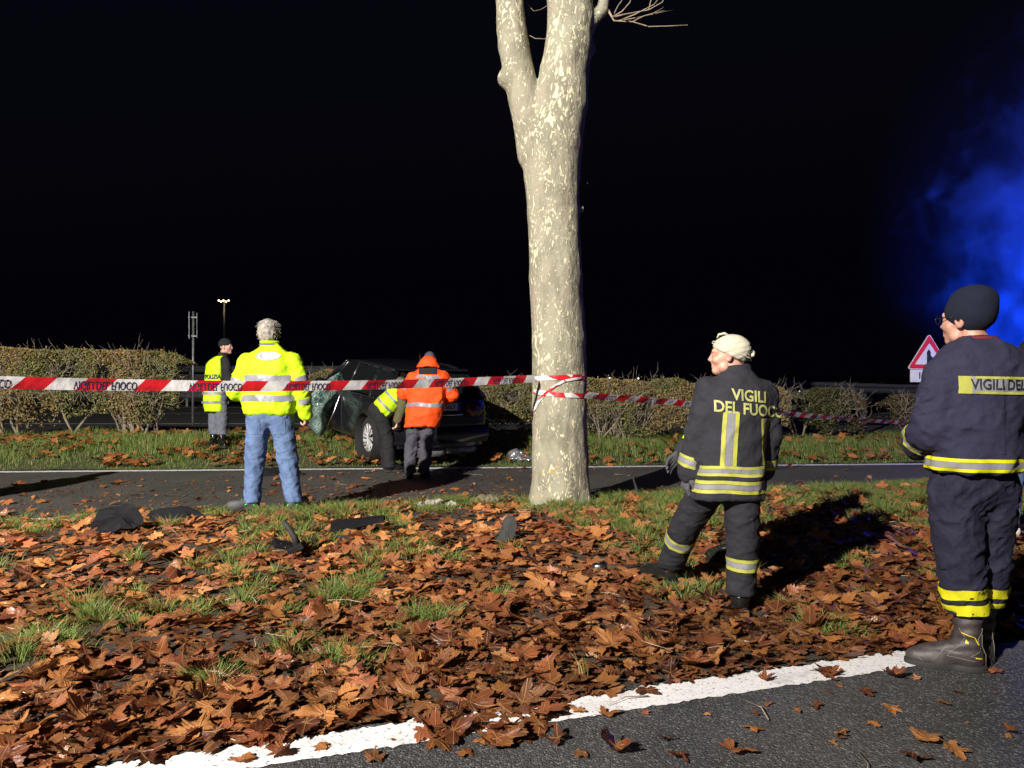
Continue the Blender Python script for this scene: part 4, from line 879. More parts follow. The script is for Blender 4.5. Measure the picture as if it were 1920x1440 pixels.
l.new(mixc(m, math_node(m, 'MULTIPLY', ck, .85), mixc(m, ramp(m, noise_out(m, 5, 4, tc), .4, .7), (0.02, 0.05, 0.04), (0.07, 0.13, 0.11)), (.45, .55, .5)), bsdf(m).inputs['Base Color'])
l.new(math_node(m, 'MULTIPLY', ck, .6), bsdf(m).inputs['Roughness']); bumpn(m, noise_out(m, 25, 4, tc), .6, .01)
outl = [(656, 696), (640, 697), (622, 706), (602, 722), (585, 736), (576, 748), (573, 770), (574, 795), (585, 808), (600, 819), (606, 815), (614, 798), (618, 782), (617, 770), (626, 762), (634, 745), (641, 722), (650, 706)]
ctrp = P3(605, 765, 13.15); bm_ = bmesh.new(); vs = []
for (px, py) in outl:
    Yq = 13.25 + .012 * (px - 600) * .5 + .10 * math.sin(py * .05) ; q = P3(px, py, Yq) - ctrp; vs.append(bm_.verts.new(q))
cv = bm_.verts.new((0, -.10, 0)); 
for i in range(len(vs)): bm_.faces.new((vs[i], vs[(i + 1) % len(vs)], cv))
bmesh.ops.subdivide_edges(bm_, edges=bm_.edges[:], cuts=3, use_grid_fill=True)
for v in bm_.verts: v.co.y += .06 * (mnoise.noise(v.co * 4)) 
me = bpy.data.meshes.new('hanging_windscreen'); bm_.to_mesh(me); bm_.free(); o = link('hanging_windscreen', me, M['shatter'], None, True); o.location = ctrp; solidify(o, .008)
bpy.context.view_layer.update(); o.parent = car; o.matrix_parent_inverse = car.matrix_world.inverted()
mb = MB(); mb.tube([P3(641, 722, 13.1), P3(636, 745, 13.05), P3(625, 775, 13.0), P3(613, 800, 13.0)], .012, 6); o = mb.build('pillar_lit_edge', M['chrome'], None, True); o.parent = car; o.matrix_parent_inverse = car.matrix_world.inverted()  # bright chrome strip standing in for the lit door pillar edge

# ------------------------------------------------------------ people
def head_fn(c, f, up, s=1.0):
    Rm = frame(up, Vector(f).cross(Vector(up)))      # columns right, fwd, up  (right = f x up)
    c = A_(c)
    def fn(p):
        q = ((p - c) @ Rm) / s
        d = el(q, (0, -.018, .035), (.075, .098, .086)); d = smin(d, el(q, (0, .03, -.025), (.060, .068, .085)), .03)
        d = smin(d, el(q, (0, .066, -.092), (.026, .024, .020)), .035); d = smin(d, rc(q, (-.045, .02, -.075), (.045, .02, -.075), .022, .022), .03)
        d = smin(d, rc(q, (0, .086, .020), (0, .107, -.020), .008, .0115), .014); d = smin(d, rc(q, (-.010, .096, -.026), (.010, .096, -.026), .008, .008), .01)
        d = smin(d, rc(q, (-.036, .078, .032), (.036, .078, .032), .014, .014), .015)
        for sx in (-1, 1):
            d = smin(d, el(q, (sx * .042, .062, -.022), (.026, .026, .024)), .02)
            d = smax(d, -(el(q, (sx * .031, .098, .010), (.017, .014, .010))), .01); d = smin(d, el(q, (sx * .031, .078, .010), (.013, .013, .012)), .003)
            e_ = el(q, (sx * .079, -.008, -.002), (.012, .022, .034)); e_ = smax(e_, -el(q, (sx * .092, -.002, -.002), (.010, .013, .022)), .006); d = smin(d, e_, .006)
        d = smin(d, rc(q, (-.018, .090, -.049), (.018, .090, -.049), .0075, .0075), .004); d = smin(d, rc(q, (-.016, .089, -.063), (.016, .089, -.063), .008, .008), .004)
        d = smax(d, -el(q, (0, .104, -.056), (.022, .012, .003)), .004)
        return d * s
    return fn, Rm
def hand_fn(w, d, n, s=1.0, curl=0.6, side=1, thick=1.0):
    """w wrist, d pointing direction of the hand, n direction the palm faces, side = which way the thumb leaves (along d x n)"""
    w = Vector(w); d = Vector(d).normalized(); n = Vector(n); n = (n - d * n.dot(d)).normalized(); sd = d.cross(n) * side
    segs = []
    for i, (o, L) in enumerate(((.030, .072), (.010, .082), (-.011, .076), (-.030, .060))):
        b = w + d * .088 * s + sd * o * s; a1 = curl * (.7 + .12 * i); p1 = b + (d * math.cos(a1) + n * math.sin(a1)) * L * .42 * s
        a2 = a1 + curl * 1.1; p2 = p1 + (d * math.cos(a2) + n * math.sin(a2)) * L * .33 * s; a3 = a2 + curl * .7; p3 = p2 + (d * math.cos(a3) + n * math.sin(a3)) * L * .25 * s
        r = .0092 * s * thick; segs += [(w + d * .03 * s + sd * o * .7 * s, b, r * 1.1, r * 1.12), (b, p1, r * 1.1, r), (p1, p2, r, r * .9), (p2, p3, r * .9, r * .75)]
    t0 = w + d * .025 * s + sd * .026 * s; t1 = t0 + (d * .6 + sd * .75 + n * .25).normalized() * .036 * s; t2 = t1 + (d * .9 + sd * .25 + n * .45).normalized() * .032 * s; t3 = t2 + (d * .9 + n * .5 - sd * .1).normalized() * .024 * s
    segs2 = [(t0, t1, .014 * s * thick, .0115 * s * thick), (t1, t2, .0115 * s * thick, .010 * s * thick), (t2, t3, .010 * s * thick, .0085 * s * thick)]
    Rm = np.array([sd, d, n], np.float32).T
    def fn(p):
        dd = el(p, w + d * .05 * s, (.040 * s, .055 * s, .0155 * s * thick), Rm); dd = smin(dd, rc(p, w - d * .03 * s, w + d * .02 * s, .027 * s, .024 * s), .02)
        for a, b, ra, rb in segs: dd = smin(dd, rc(p, a, b, ra, rb), .0035)
        for a, b, ra, rb in segs2: dd = smin(dd, rc(p, a, b, ra, rb), .006)
        return dd
    pts = np.array([x for sg in segs + segs2 for x in (sg[0], sg[1])] + [w - d * .04 * s]); return fn, pts.min(0) - .03, pts.max(0) + .03
def bounds(pts, m_): pts = np.array([tuple(p) for p in pts]); return pts.min(0) - m_, pts.max(0) + m_
def lerp(a, b, t): return Vector(a) * (1 - t) + Vector(b) * t

def person(loc, label, J, torso, jk, tr, head, arm_r=(.085, .072, .062), leg_r=(.115, .095, .085), h=.011, hands=None, boots=None, nofold=False, group=None, seed=1, jname='jacket', armmat=None, collar=True, foldamp=1.0):
    """J: joints (camera-aligned, relative to loc). torso: (org, up, right, stations, n)"""
    root = empty('person', loc); tag(root, label, 'person', group)
    org, up, right, st, nexp = torso; Rm = frame(up, right)
    fr = lambda t, x=0, y=0: Vector(A_(org) + Rm @ A_((x, y, t)))
    # --- body: one continuous figure under the clothes
    hf, hR = head_fn(J['head'], J['hf'], J.get('hu', (0, 0, 1)), J.get('hs', 1.0))
    nk = Vector(J['neck'])
    def bodyf(p):
        d = rc(p, nk, Vector(J['head']) - Vector(hR[:, 1].tolist()) * .02 - Vector(hR[:, 2].tolist()) * .03, .060, .056)
        d = smin(d, loft(p, org, Rm, [(a, b, c_, max(r1 - .05, .03), max(r2 - .045, .03)) for a, b, c_, r1, r2 in st], nexp), .05)
        for s in 'LR':
            d = smin(d, rc(p, J['sh' + s], J['el' + s], .055, .042), .03); d = smin(d, rc(p, J['el' + s], J['wr' + s], .042, .028), .02)
            d = smin(d, rc(p, J['hip' + s], J['kn' + s], .085, .058), .05); d = smin(d, rc(p, J['kn' + s], J['an' + s], .055, .038), .02)
        return d
    lo, hi = bounds([J[k] for k in ('head', 'neck', 'shL', 'shR', 'elL', 'elR', 'wrL', 'wrR', 'hipL', 'hipR', 'knL', 'knR', 'anL', 'anR')], .16)
    hc = A_(J['head']); extra = [(hf, hc - .17, hc + .17, .0045 if h < .011 else .007)]
    bm_ = [M['skin']]
    if hands:
        for key, (dv, nv, cu, sd, gl) in hands.items():
            s_ = 1.12 if gl else 1.0; f2, l2, h2 = hand_fn(J['wr' + key], dv, nv, s_, cu, sd, 1.25 if gl else 1.0)
            if gl: sdf_obj('glove', f2, l2, h2, .0045, M['glove'], root)
            f3, l3, h3 = hand_fn(J['wr' + key], dv, nv, 1.0, cu, sd, 1.0)
            if not gl: extra.append((f3, l3, h3, .0045))
    sdf_obj('body', bodyf, lo, hi, .018, bm_, root, extra)
    # --- trousers
    tm, tcf = tr
    def trf(p):
        d = None
        for s in 'LR':
            q = smin(rc(p, J['hip' + s], J['kn' + s], leg_r[0], leg_r[1]), rc(p, J['kn' + s], J['an' + s], leg_r[1], leg_r[2]), .02); d = q if d is None else smin(d, q, .03)
        hp = lerp(J['hipL'], J['hipR'], .5); d = smin(d, el(p, (hp.x, hp.y, hp.z + .04), (.175, .135, .13)), .05)
        if not nofold: d = d + folds(p, .010 * foldamp, 11, seed, (1, 1, 2.6)) * .9 + folds(p, .006 * foldamp, 22, seed + 4, (1, 1, 2.2))
        cut = np.minimum(*[np.where(((p - A_(J['an' + s])) @ A_(Vector(J['kn' + s]) - Vector(J['an' + s]))) > -10, (p[..., 2] - J['an' + s][2] + tcf), 9) + 10 * (np.linalg.norm((p - A_(J['an' + s]))[..., :2], axis=-1) > .22) for s in 'LR'])
        return smax(d, -cut, .008)
    lo, hi = bounds([J[k] for k in ('hipL', 'hipR', 'knL', 'knR', 'anL', 'anR')], .2)
    sdf_obj('trousers', trf, lo, hi, h, M[tm], root)
    # --- jacket
    def torsof(p):
        d = loft(p, org, Rm, st, nexp)
        if not nofold: d = d + folds(p, .013 * foldamp, 7, seed + 2, (1.4, 1.4, 1.5)) + folds(p, .005 * foldamp, 19, seed + 8, (1.6, 1, 1))
        return d
    def armf(p, s):
        d = smin(rc(p, J['sh' + s], J['el' + s], arm_r[0], arm_r[1]), rc(p, J['el' + s], J['wr' + s], arm_r[1], arm_r[2]), .02)
        if not nofold: d = d + folds(p, .011 * foldamp, 13, seed + 6, (1, 1, 2.0)) + folds(p, .005 * foldamp, 26, seed + 3, (1, 1, 1.6))
        return d
    def jf(p):
        d = torsof(p)
        for s in 'LR': d = smin(d, armf(p, s), .035)
        if collar:
            cd = loft(p, nk, hR if False else frame((0, 0.0, 1), (1, 0, 0)), [(-.05, 0, 0, .105, .10), (.02, 0, 0, .088, .086), (.066, 0, 0, .086, .084)], 2)
            d = smin(d, cd, .018)
        return d
    ks = [J['sh' + s] for s in 'LR'] + [J['el' + s] for s in 'LR'] + [J['wr' + s] for s in 'LR'] + [J['neck']] + [fr(a, x * r1, y * r2) for a, b, c_, r1, r2 in (st[0], st[-1], st[len(st) // 2]) for x in (-1, 1) for y in (-1, 1)]
    lo, hi = bounds(ks, .12)
    if armmat:
        def vest(p): return torsof(p) - .006
        def under(p):
            d = smin(armf(p, 'L'), armf(p, 'R'), .02); d = smin(d, loft(p, org, Rm, [(a + (.02 if i == 0 else 0), b, c_, r1 - .012, r2 - .012) for i, (a, b, c_, r1, r2) in enumerate(st)], nexp), .03)
            return smin(d, loft(p, nk, frame((0, 0, 1), (1, 0, 0)), [(-.05, 0, 0, .09, .085), (.05, 0, 0, .075, .072)], 2), .02)
        sdf_obj('sweater', under, lo, hi, h, M[armmat], root); sdf_obj('vest', lambda p: smax(vest(p), np.abs((p - A_(org)) @ A_(Rm[:, 0])) - jk[1], .02), lo, hi, h, M[jk[0]], root); jfull = vest
    else:
        sdf_obj(jname, jf, lo, hi, h, M[jk[0]], root); jfull = jf
    return dict(root=root, jf=jfull, torso=torsof, arm=armf, tr=trf, Rm=Rm, org=A_(org), fr=fr, head=hf, hR=hR)
def limb_frame(a, b):
    d = (Vector(b) - Vector(a)).normalized(); ref = Vector((1, 0, 0)); return frame(d, ref)
def limb_band(P, which, fn, a, b, d0, d1, mats, rmax=.2, **kw):
    """band between distances d0..d1 (m) from joint a towards b"""
    return band(fn, a, limb_frame(a, b), d0, d1, P['root'], mats, rmax=rmax, n=48, rows=3, **kw)
def boot(root, an, dirv, material, hgt=.22, ln=.29, wd=.052, name='boot', sole=True, top_r=.062, gzr=0.0, stitch=False, h=.007):
    an = Vector(an); d = Vector((dirv[0], dirv[1], 0)).normalized(); g = gzr; sd = Vector((d.y, -d.x, 0)); heel = Vector((an.x, an.y, g)) - d * .055; toe = heel + d * ln
    Rm = np.array([sd, d, Vector((0, 0, 1))], np.float32).T; o = A_(heel)
    def up_(p):
        q = (p - o) @ Rm
        a = el(q, (0, ln * .68, .045), (wd * 1.0, ln * .36, .055)); a = smin(a, el(q, (0, .05, .055), (wd * .82, .065, .075)), .03)
        a = smin(a, rc(q, (0, .055, .08), (0, .055, max(hgt, .1)), .052, top_r), .035); a = smin(a, rc(q, (0, .10, .10), (0, ln * .62, .06), .048, .045), .04)
        a = a + .003 * np.sin(q[..., 2] * 120 + 20 * q[..., 1]) * (q[..., 2] > .09)
        return smax(smax(a, .022 - q[..., 2], .006), q[..., 2] - hgt, .01)
    def so(p):
        q = (p - o) @ Rm; a = el(q, (0, ln * .70, .0), (wd * 1.08, ln * .36, .20)); a = smin(a, el(q, (0, .045, .0), (wd * .92, .075, .20)), .03); a = smin(a, rc(q, (0, .05, 0), (0, ln * .7, 0), wd * .75, wd * .85), .02)
        return smax(smax(a, q[..., 2] - .034, .004), -q[..., 2], .004)
    lo, hi = bounds([heel - d * .05, toe, heel + Vector((0, 0, hgt)), heel + d * .1 + Vector((0, 0, hgt))], .09)
    b = sdf_obj(name, up_, lo, hi, h, material, root); s = sdf_obj('sole', so, lo, (hi[0], hi[1], g + .06), h, M['rubber'], b)
    return b, up_, heel, d, sd
def hat(root, P, head_c, prof, material, name='hat', thick=.012, ripple=0.0, cut=-.01, tiltcut=0.0, h=.006, rad=(.086, .108, .095), cc=(0, -.018, .04), top=None, seed=0):
    hR = P['hR']; c = A_(head_c)
    def fn(p):
        q = (p - c) @ hR; d = el(q, cc, rad)
        if top is not None: d = smin(d, el(q, top[0], top[1]), top[2])
        if ripple: d = d - ripple * np.sin((q[..., 2] + .35 * q[..., 1] + .02 * vnoise(q * 20 + seed)) * 190) * (q[..., 2] < .085) * (.5 + vnoise(q * 14 + seed)) - .004 * (vnoise(q * 30 + seed) - .5)
        d = d - .003 * (vnoise(q * 24) - .5)
        return smax(d, -(q[..., 2] - cut - tiltcut * q[..., 1]), .012)
    return sdf_obj(name, fn, c - .22, c + .24, h, material, root)

def at(px, Y, g): return ((px - 960) / 1450 * Y, Y, g)
# ---- A: firefighter with cream wrap hat
YA = 4.48; XA = (1368 - 960) / 1450 * YA
J = dict(head=(-.005, .02, 1.515), hf=(-.94, .30, -.06), hs=.95, neck=(.045, .02, 1.40), shL=(-.120, .0, 1.315), elL=(-.170, .02, 1.08), wrL=(-.225, .06, .84), shR=(.20, .02, 1.295), elR=(.245, .04, 1.06), wrR=(.235, .12, .84),
         hipL=(-.085, .03, .80), knL=(-.20, .28, .46), anL=(-.25, .50, .13), hipR=(.075, .0, .80), knR=(.080, .0, .44), anR=(.070, .02, .085))
st = [(0, -.015, 0, .202, .14), (.12, 0, 0, .190, .135), (.30, .012, 0, .178, .13), (.48, .030, 0, .188, .135), (.58, .038, 0, .185, .13), (.65, .043, 0, .165, .12), (.71, .045, .01, .115, .095), (.75, .045, .01, .085, .08)]
A = person((XA, YA, 0), 'firefighter in cream wrapped hat and dark turnout suit standing on the leaves, looking left', J, ((0, 0, .685), (0, 0, 1), (1, 0, 0), st, 2.4), ('nomex',), ('nomex_pants', -.045), None, arm_r=(.080, .074, .066), leg_r=(.105, .088, .078), h=.008, hands={'L': ((-.15, .1, -1), (1, .2, 0), .8, 1, True), 'R': ((0, .1, -1), (-1, 0, 0), .8, 1, True)}, seed=3, foldamp=.8)
ra = A['root']; TF = A['torso']; I3 = np.eye(3, dtype=np.float32)
for z0, z1, mm in ((.735, .755, 'lime'), (.757, .785, 'dullsilver'), (.787, .807, 'lime'), (.832, .849, 'lime'), (.850, .872, 'dullsilver'), (.873, .890, 'lime')):
    band(TF, (0, 0, 0), I3, z0, z1, ra, M[mm], n=90, rows=3, rmax=.32, wob=.004, off=.005)
def vstripe(x0, x1, z0, z1, mm, slant=0.0):
    nx, nz = 4, 22; Vg = np.array([(x0 + (x1 - x0) * i / nx + slant * (j / nz), z0 + (z1 - z0) * j / nz) for i in range(nx + 1) for j in range(nz + 1)], np.float32); Fg = np.array([(i * (nz + 1) + j, (i + 1) * (nz + 1) + j, (i + 1) * (nz + 1) + j + 1, i * (nz + 1) + j + 1) for i in range(nx) for j in range(nz)])
    o = project(TF, Vg, Fg, (0, -.5, 0), (1, 0, 0), (0, 0, 1), (0, 1, 0), ra, M[mm], 'reflective_stripe', .005); return o
for a, b, mm in ((-.045, -.022, 'lime'), (-.021, .021, 'dullsilver'), (.022, .045, 'lime')): vstripe(a - .045, b - .045, .893, 1.195, mm, .018)
for a, b, mm in ((-.03, -.012, 'lime'), (-.011, .02, 'dullsilver'), (.021, .036, 'lime')): vstripe(a + .195, b + .195, .893, 1.16, mm, -.02)
for txt, x, z, s in (('VIGILI', .078, 1.285, .088), ('DEL FUOCO', .092, 1.208, .090)):
    V, F = text_mesh(txt, s, .0022, cut=.012); V[:, 0] *= .86 if len(txt) > 6 else .9; sh = np.stack([V[:, 0], V[:, 1] - .10 * V[:, 0]], -1)
    project(A['jf'], sh, F, (x, -.6, z), (1, 0, 0), (0, 0, 1), (0, 1, 0), ra, M['lettering'], 'lettering', .006)
for s, f in (('L', 1), ('R', 1)):
    a, b = J['wr' + s], J['el' + s]
    for d0, d1, mm in ((.035, .053, 'lime'), (.054, .082, 'dullsilver'), (.083, .10, 'lime')): limb_band(A, s, lambda p, s=s: A['arm'](p, s), a, b, d0, d1, M[mm], rmax=.13)
    a, b = J['an' + s], J['kn' + s]; base = .195 if s == 'R' else .28
    for d0, d1, mm in ((0, .02, 'lime'), (.021, .052, 'dullsilver'), (.053, .073, 'lime')): limb_band(A, s, A['tr'], a, b, base + d0, base + d1, M[mm], rmax=.15)
H0 = J['head']
hat(ra, A, H0, None, M['knit_white'], 'hat', ripple=.0010, cut=.008, tiltcut=.50, rad=(.088, .112, .094), cc=(0, -.022, .034), h=.0045, seed=2)
hR = A['hR']; hv = lambda x, y, z: Vector(A_(H0) + hR @ A_((x, y, z)))
for k in range(2):
    mb = MB(); pts = [hv((.0855 - .003 * k) * math.cos(t), -.022 + (.1095 - .004 * k) * math.sin(t), .028 + .020 * k + (.052 - .006 * k) * math.sin(t) + .008 * math.sin(t * 2 + k)) for t in np.linspace(0, 2 * math.pi, 40)]
    mb.tube(pts, [.0036 + .001 * math.sin(i) for i in range(40)], 7, cap=False); mb.build('wrap_fold', M['knit_white'], ra, True)
mb = MB(); mb.tube([hv(-.03, .06, .105), hv(-.03, .05, .125), hv(-.03, .02, .132), hv(-.02, -.01, .120)], [.004, .007, .008, .005], 7); mb.build('hat_loop', M['knit_white'], ra, True)
mb = MB(); mb.tube([hv(.0, -.125, .03), hv(.01, -.142, .02), hv(-.01, -.138, .005), hv(0, -.125, -.005)], [.012, .012, .012, .008], 7); mb.build('hat_knot', M['knit_white'], ra, True)
for s, dv in (('L', (-.6, .7)), ('R', (.25, .9))): boot(ra, J['an' + s], dv, M['blackleather'], .20, gzr=float(gz(XA + J['an' + s][0], YA + J['an' + s][1])) + .0, top_r=.055, wd=.05)

# ---- B: firefighter at right, back to the camera
YB = 3.66; XB = (1840 - 960) / 1450 * YB
J = dict(head=(-.055, .03, 1.665), hf=(-.56, .83, -.05), hs=1.02, neck=(-.02, .01, 1.53), shL=(-.185, .0, 1.405), elL=(-.235, .0, 1.16), wrL=(-.19, .22, 1.06), shR=(.240, .0, 1.405), elR=(.31, -.02, 1.17), wrR=(.22, .22, 1.06),
         hipL=(-.115, .02, .86), knL=(-.08, .02, .50), anL=(-.045, .02, .20), hipR=(.085, .05, .86), knR=(.095, .10, .50), anR=(.105, .16, .20))
st = [(0, -.025, 0, .205, .15), (.10, -.02, 0, .205, .15), (.28, -.01, 0, .205, .145), (.42, .01, 0, .215, .145), (.50, .01, 0, .215, .14), (.565, -.0, 0, .175, .12), (.62, -.015, .01, .100, .09)]
B = person((XB, YB, -.005), 'large firefighter in navy knit hat at right, yellow bands above brown boots', J, ((0, 0, .955), (0, 0, 1), (1, 0, 0), st, 2.4), ('nomex2',), ('pants2', -.075), None, arm_r=(.085, .088, .07), leg_r=(.115, .096, .083), h=.008, hands={'L': ((.6, .8, -.2), (0, 0, 1), .8, 1, False), 'R': ((-.6, .8, -.2), (0, 0, 1), .8, 1, False)}, seed=9, foldamp=1.35)
rb = B['root']; TF = B['torso']
for z0, z1, mm in ((.965, .980, 'trimyellow'), (.981, 1.009, 'dullsilver'), (1.010, 1.026, 'trimyellow')): band(TF, (0, 0, 0), I3, z0, z1, rb, M[mm], n=90, rows=3, rmax=.33, off=.005)
def grid_project(fn, x0, x1, z0, z1, slope, root, mt, name='reflective_band', off=.005, nx=30, nz=3):
    Vg = np.array([(x0 + (x1 - x0) * i / nx, z0 + (z1 - z0) * j / nz + slope * (x0 + (x1 - x0) * i / nx)) for i in range(nx + 1) for j in range(nz + 1)], np.float32); Fg = np.array([(i * (nz + 1) + j, (i + 1) * (nz + 1) + j, (i + 1) * (nz + 1) + j + 1, i * (nz + 1) + j + 1) for i in range(nx) for j in range(nz)])
    return project(fn, Vg, Fg, (0, -.6, 0), (1, 0, 0), (0, 0, 1), (0, 1, 0), root, mt, name, off)
grid_project(TF, -.165, .20, 1.322, 1.402, -.02, rb, M['silver'], nx=40)
grid_project(TF, -.170, -.125, 1.322, 1.402, -.02, rb, M['lime'], off=.007, nx=8)
grid_project(TF, -.112, .20, 1.391, 1.402, -.02, rb, M['lime'], off=.007); grid_project(TF, -.112, .20, 1.322, 1.333, -.02, rb, M['lime'], off=.007)
V, F = text_mesh('VIGILI DEL FUOCO', .066, .0015, cut=.012); V[:, 0] *= .78; sh = np.stack([V[:, 0], V[:, 1] - .02 * V[:, 0]], -1)
project(TF, sh, F, (.085, -.6, 1.362), (1, 0, 0), (0, 0, 1), (0, 1, 0), rb, M['blackprint'], 'lettering', .009)
grid_project(TF, -.0, .01, 1.05, 1.30, 0, rb, M['nomex2'], 'seam', .004, 2, 12)
a, b = J['wrL'], J['elL']
for d0, d1, mm in ((.10, .115, 'lime'), (.116, .13, 'dullsilver'), (.131, .145, 'lime')): limb_band(B, 'L', lambda p: B['arm'](p, 'L'), a, b, d0, d1, M[mm], rmax=.13)
for s in 'LR':
    a, b = J['an' + s], J['kn' + s]
    for d0, d1 in ((.085, .135), (.16, .208)): limb_band(B, s, B['tr'], a, b, d0, d1, M['trimyellow'], rmax=.15, wob=.004, off=.006)
H0 = J['head']; hat(rb, B, H0, None, M['knit_navy'], 'hat', cut=-.034, tiltcut=.60, rad=(.098, .114, .108), cc=(0, -.020, .045), top=((0, -.045, .11), (.080, .085, .055), .05), h=.006)
hR = B['hR']; hv = lambda x, y, z: Vector(A_(H0) + 1.04 * (hR @ A_((x, y, z))))
M['glassframe'] = mat('dark spectacle frame', (.01, .01, .01), .3)
mb = MB()
for sx in (-1, 1):
    mb.tube([hv(sx * .032 + .022 * math.cos(t), .112, .010 + .018 * math.sin(t)) for t in np.linspace(0, 2 * math.pi, 16)], .0022, 5, cap=False); mb.tube([hv(sx * .054, .112, .016), hv(sx * .078, .06, .018), hv(sx * .08, .0, .012)], .0022, 5)
mb.tube([hv(-.012, .114, .014), hv(.012, .114, .014)], .002, 5); mb.build('spectacles', M['glassframe'], rb, True)
mb = MB(); nk = J['neck']; mb.tube([(nk[0] + .087 * math.cos(t), nk[1] + .085 * math.sin(t), nk[2] + .052) for t in np.linspace(0, 2 * math.pi, 30)], .008, 6, cap=False); mb.build('collar_lining', M['burgundy'], rb, True)
M['yellowprint'] = mat('yellow mark', (.7, .5, .02), .5)
for s, dv, gl in (('L', (-.93, .36), 0), ('R', (.10, 1), 0)):
    bt, bf, heel, d, sd = boot(rb, (J['an' + s][0], J['an' + s][1], 0), dv, M['leather'], .30, .31, .057, top_r=.066, stitch=True, h=.006)
    # visible side = the side turned to the camera
    vs = sd if sd.y < 0 else -sd
    def line(pts, r=.0011, mt='stitch', nm='stitching'):
        P_ = []
        for (u_, z) in pts: P_.append((u_, z))
        dn = [];
        for (a0, z0), (a1, z1) in zip(P_[:-1], P_[1:]):
            for t in np.linspace(0, 1, 8): dn.append((a0 + (a1 - a0) * t, z0 + (z1 - z0) * t))
        org = np.array([heel + d * u_ + vs * .2 + Vector((0, 0, z)) for u_, z in dn], np.float32); t_ = np.zeros(len(org), np.float32)
        for _ in range(50): t_ += bf(org - A_(vs) * t_[:, None]) * .7
        t_ = np.minimum(t_, .2); pts3 = [Vector(o_) - vs * (float(q) - .0012) for o_, q in zip(org, t_)]; mb = MB(); mb.tube(pts3, r, 5); mb.build(nm, M[mt], bt, True)
    if s == 'L':
        line([(.10, .21), (.075, .17), (.10, .125), (.13, .10), (.15, .075), (.02, .062)]); line([(.0, .205), (.02, .16), (.005, .11), (.05, .085), (-.005, .075)]); line([(.16, .105), (.19, .07), (.21, .05)]); line([(.115, .115), (.15, .125), (.17, .09)])
        line([(.09, .192), (.035, .175), (.015, .135)], .0024, 'yellowprint', 'yellow_trim'); line([(.0, .072), (.03, .078)], .003, 'yellowprint', 'yellow_trim'); line([(.25, .035), (.29, .07)])
        # flame mark
        org = heel + d * .068 + vs * .2 + Vector((0, 0, .152)); fl_ = np.array([(-.007, -.008), (.007, -.008), (.006, .0), (.002, .012), (-.001, .005), (-.006, .001)], np.float32)
        project(bf, fl_, np.array([(0, 1, 2), (0, 2, 4), (2, 3, 4), (0, 4, 5)]), org, d, (0, 0, 1), -vs, bt, M['yellowprint'], 'flame_mark', .002)
    else:
        for u0 in (-.03, .03):
            pass
    # back seam and pull loop
    mb = MB(); top_ = heel + Vector((0, 0, .250)) - d * .008
    mb.tube([top_ + sd * .018, top_ + sd * .016 + Vector((0, 0, .02)), top_ - sd * .016 + Vector((0, 0, .02)), top_ - sd * .018], .0028, 5); mb.build('pull_loop', M['stitch'], bt, True)
    mb = MB()
    for q in (-.026, .026): mb.tube([heel - d * .012 + sd * q + Vector((0, 0, z)) + d * (0.012 if z > .1 else -.004) for z in (.04, .09, .13, .17, .215)], .0015, 4)
    mb.build('stitching', M['stitch'], bt, True)

# ---- C: man in yellow jacket and jeans
YC = 7.45; XC = (508 - 960) / 1450 * YC; gC = .115
J = dict(head=(-.02, .02, 1.70), hf=(.05, 1, -.1), hs=1.04, neck=(-.01, .0, 1.555), shL=(-.225, .0, 1.425), elL=(-.325, -.04, 1.14), wrL=(-.17, .20, 1.04), shR=(.205, .0, 1.425), elR=(.305, .0, 1.16), wrR=(.315, .06, .915),
         hipL=(-.115, .0, .90), knL=(-.165, .03, .49), anL=(-.185, .0, .085), hipR=(.095, .0, .90), knR=(.145, .03, .49), anR=(.21, .03, .085))
st = [(0, -.02, 0, .225, .15), (.06, -.02, 0, .245, .165), (.22, -.015, 0, .25, .165), (.42, -.012, 0, .25, .16), (.50, -.01, 0, .235, .15), (.58, -.01, 0, .185, .13), (.63, -.01, 0, .13, .10), (.67, -.01, 0, .09, .08)]
C = person((XC, YC, gC), 'grey haired person in fluorescent yellow jacket and blue jeans, seen from behind', J, ((0, 0, .915), (0, 0, 1), (1, 0, 0), st, 2.4), ('hivis',), ('jeans', .02), None, arm_r=(.085, .080, .062), leg_r=(.115, .092, .074), h=.010, hands={'R': ((.1, .1, -1), (-1, .3, 0), 1.0, 1, False), 'L': ((.6, .8, -.1), (0, 0, 1), .8, 1, False)}, seed=14, foldamp=1.1)
rcn = C['root']; TF = C['torso']
for z0, z1 in ((1.045, 1.105), (1.235, 1.295)): band(TF, (0, 0, 0), I3, z0, z1, rcn, M['silver'], n=90, rows=3, rmax=.33, wob=.004, off=.005)
for s in 'LR':
    a, b = J['el' + s], J['sh' + s]
    limb_band(C, s, lambda p, s=s: C['arm'](p, s), a, b, .06, .115, M['silver'], rmax=.13)
limb_band(C, 'R', lambda p: C['arm'](p, 'R'), J['wrR'], J['elR'], .12, .17, M['silver'], rmax=.13); limb_band(C, 'L', lambda p: C['arm'](p, 'L'), J['wrL'], J['elL'], .16, .20, M['silver'], rmax=.13)
def oval(cx, cz, rx, rz, k=24, cut=None): 
    return np.array([(cx, cz)] + [(cx + rx * math.cos(t), cz + rz * math.sin(t)) for t in np.linspace(0, 2 * math.pi, k, endpoint=False)], np.float32), np.array([(0, 1 + i, 1 + (i + 1) % k) for i in range(k)])
for cx, rx, rz, mt, off in ((.015, .112, .044, 'greenprint', .006), (.025, .102, .040, 'white', .0072), (.033, .096, .037, 'redprint', .0084), (.046, .085, .032, 'white', .0096)):
    V, F = oval(cx, 1.475, rx, rz); project(TF, V, F, (0, -.6, 0), (1, 0, 0), (0, 0, 1), (0, 1, 0), rcn, M[mt], 'badge', off)
V, F = text_mesh('MISERICORDIA', .02, 0, cut=.03); V = V * 0 + V
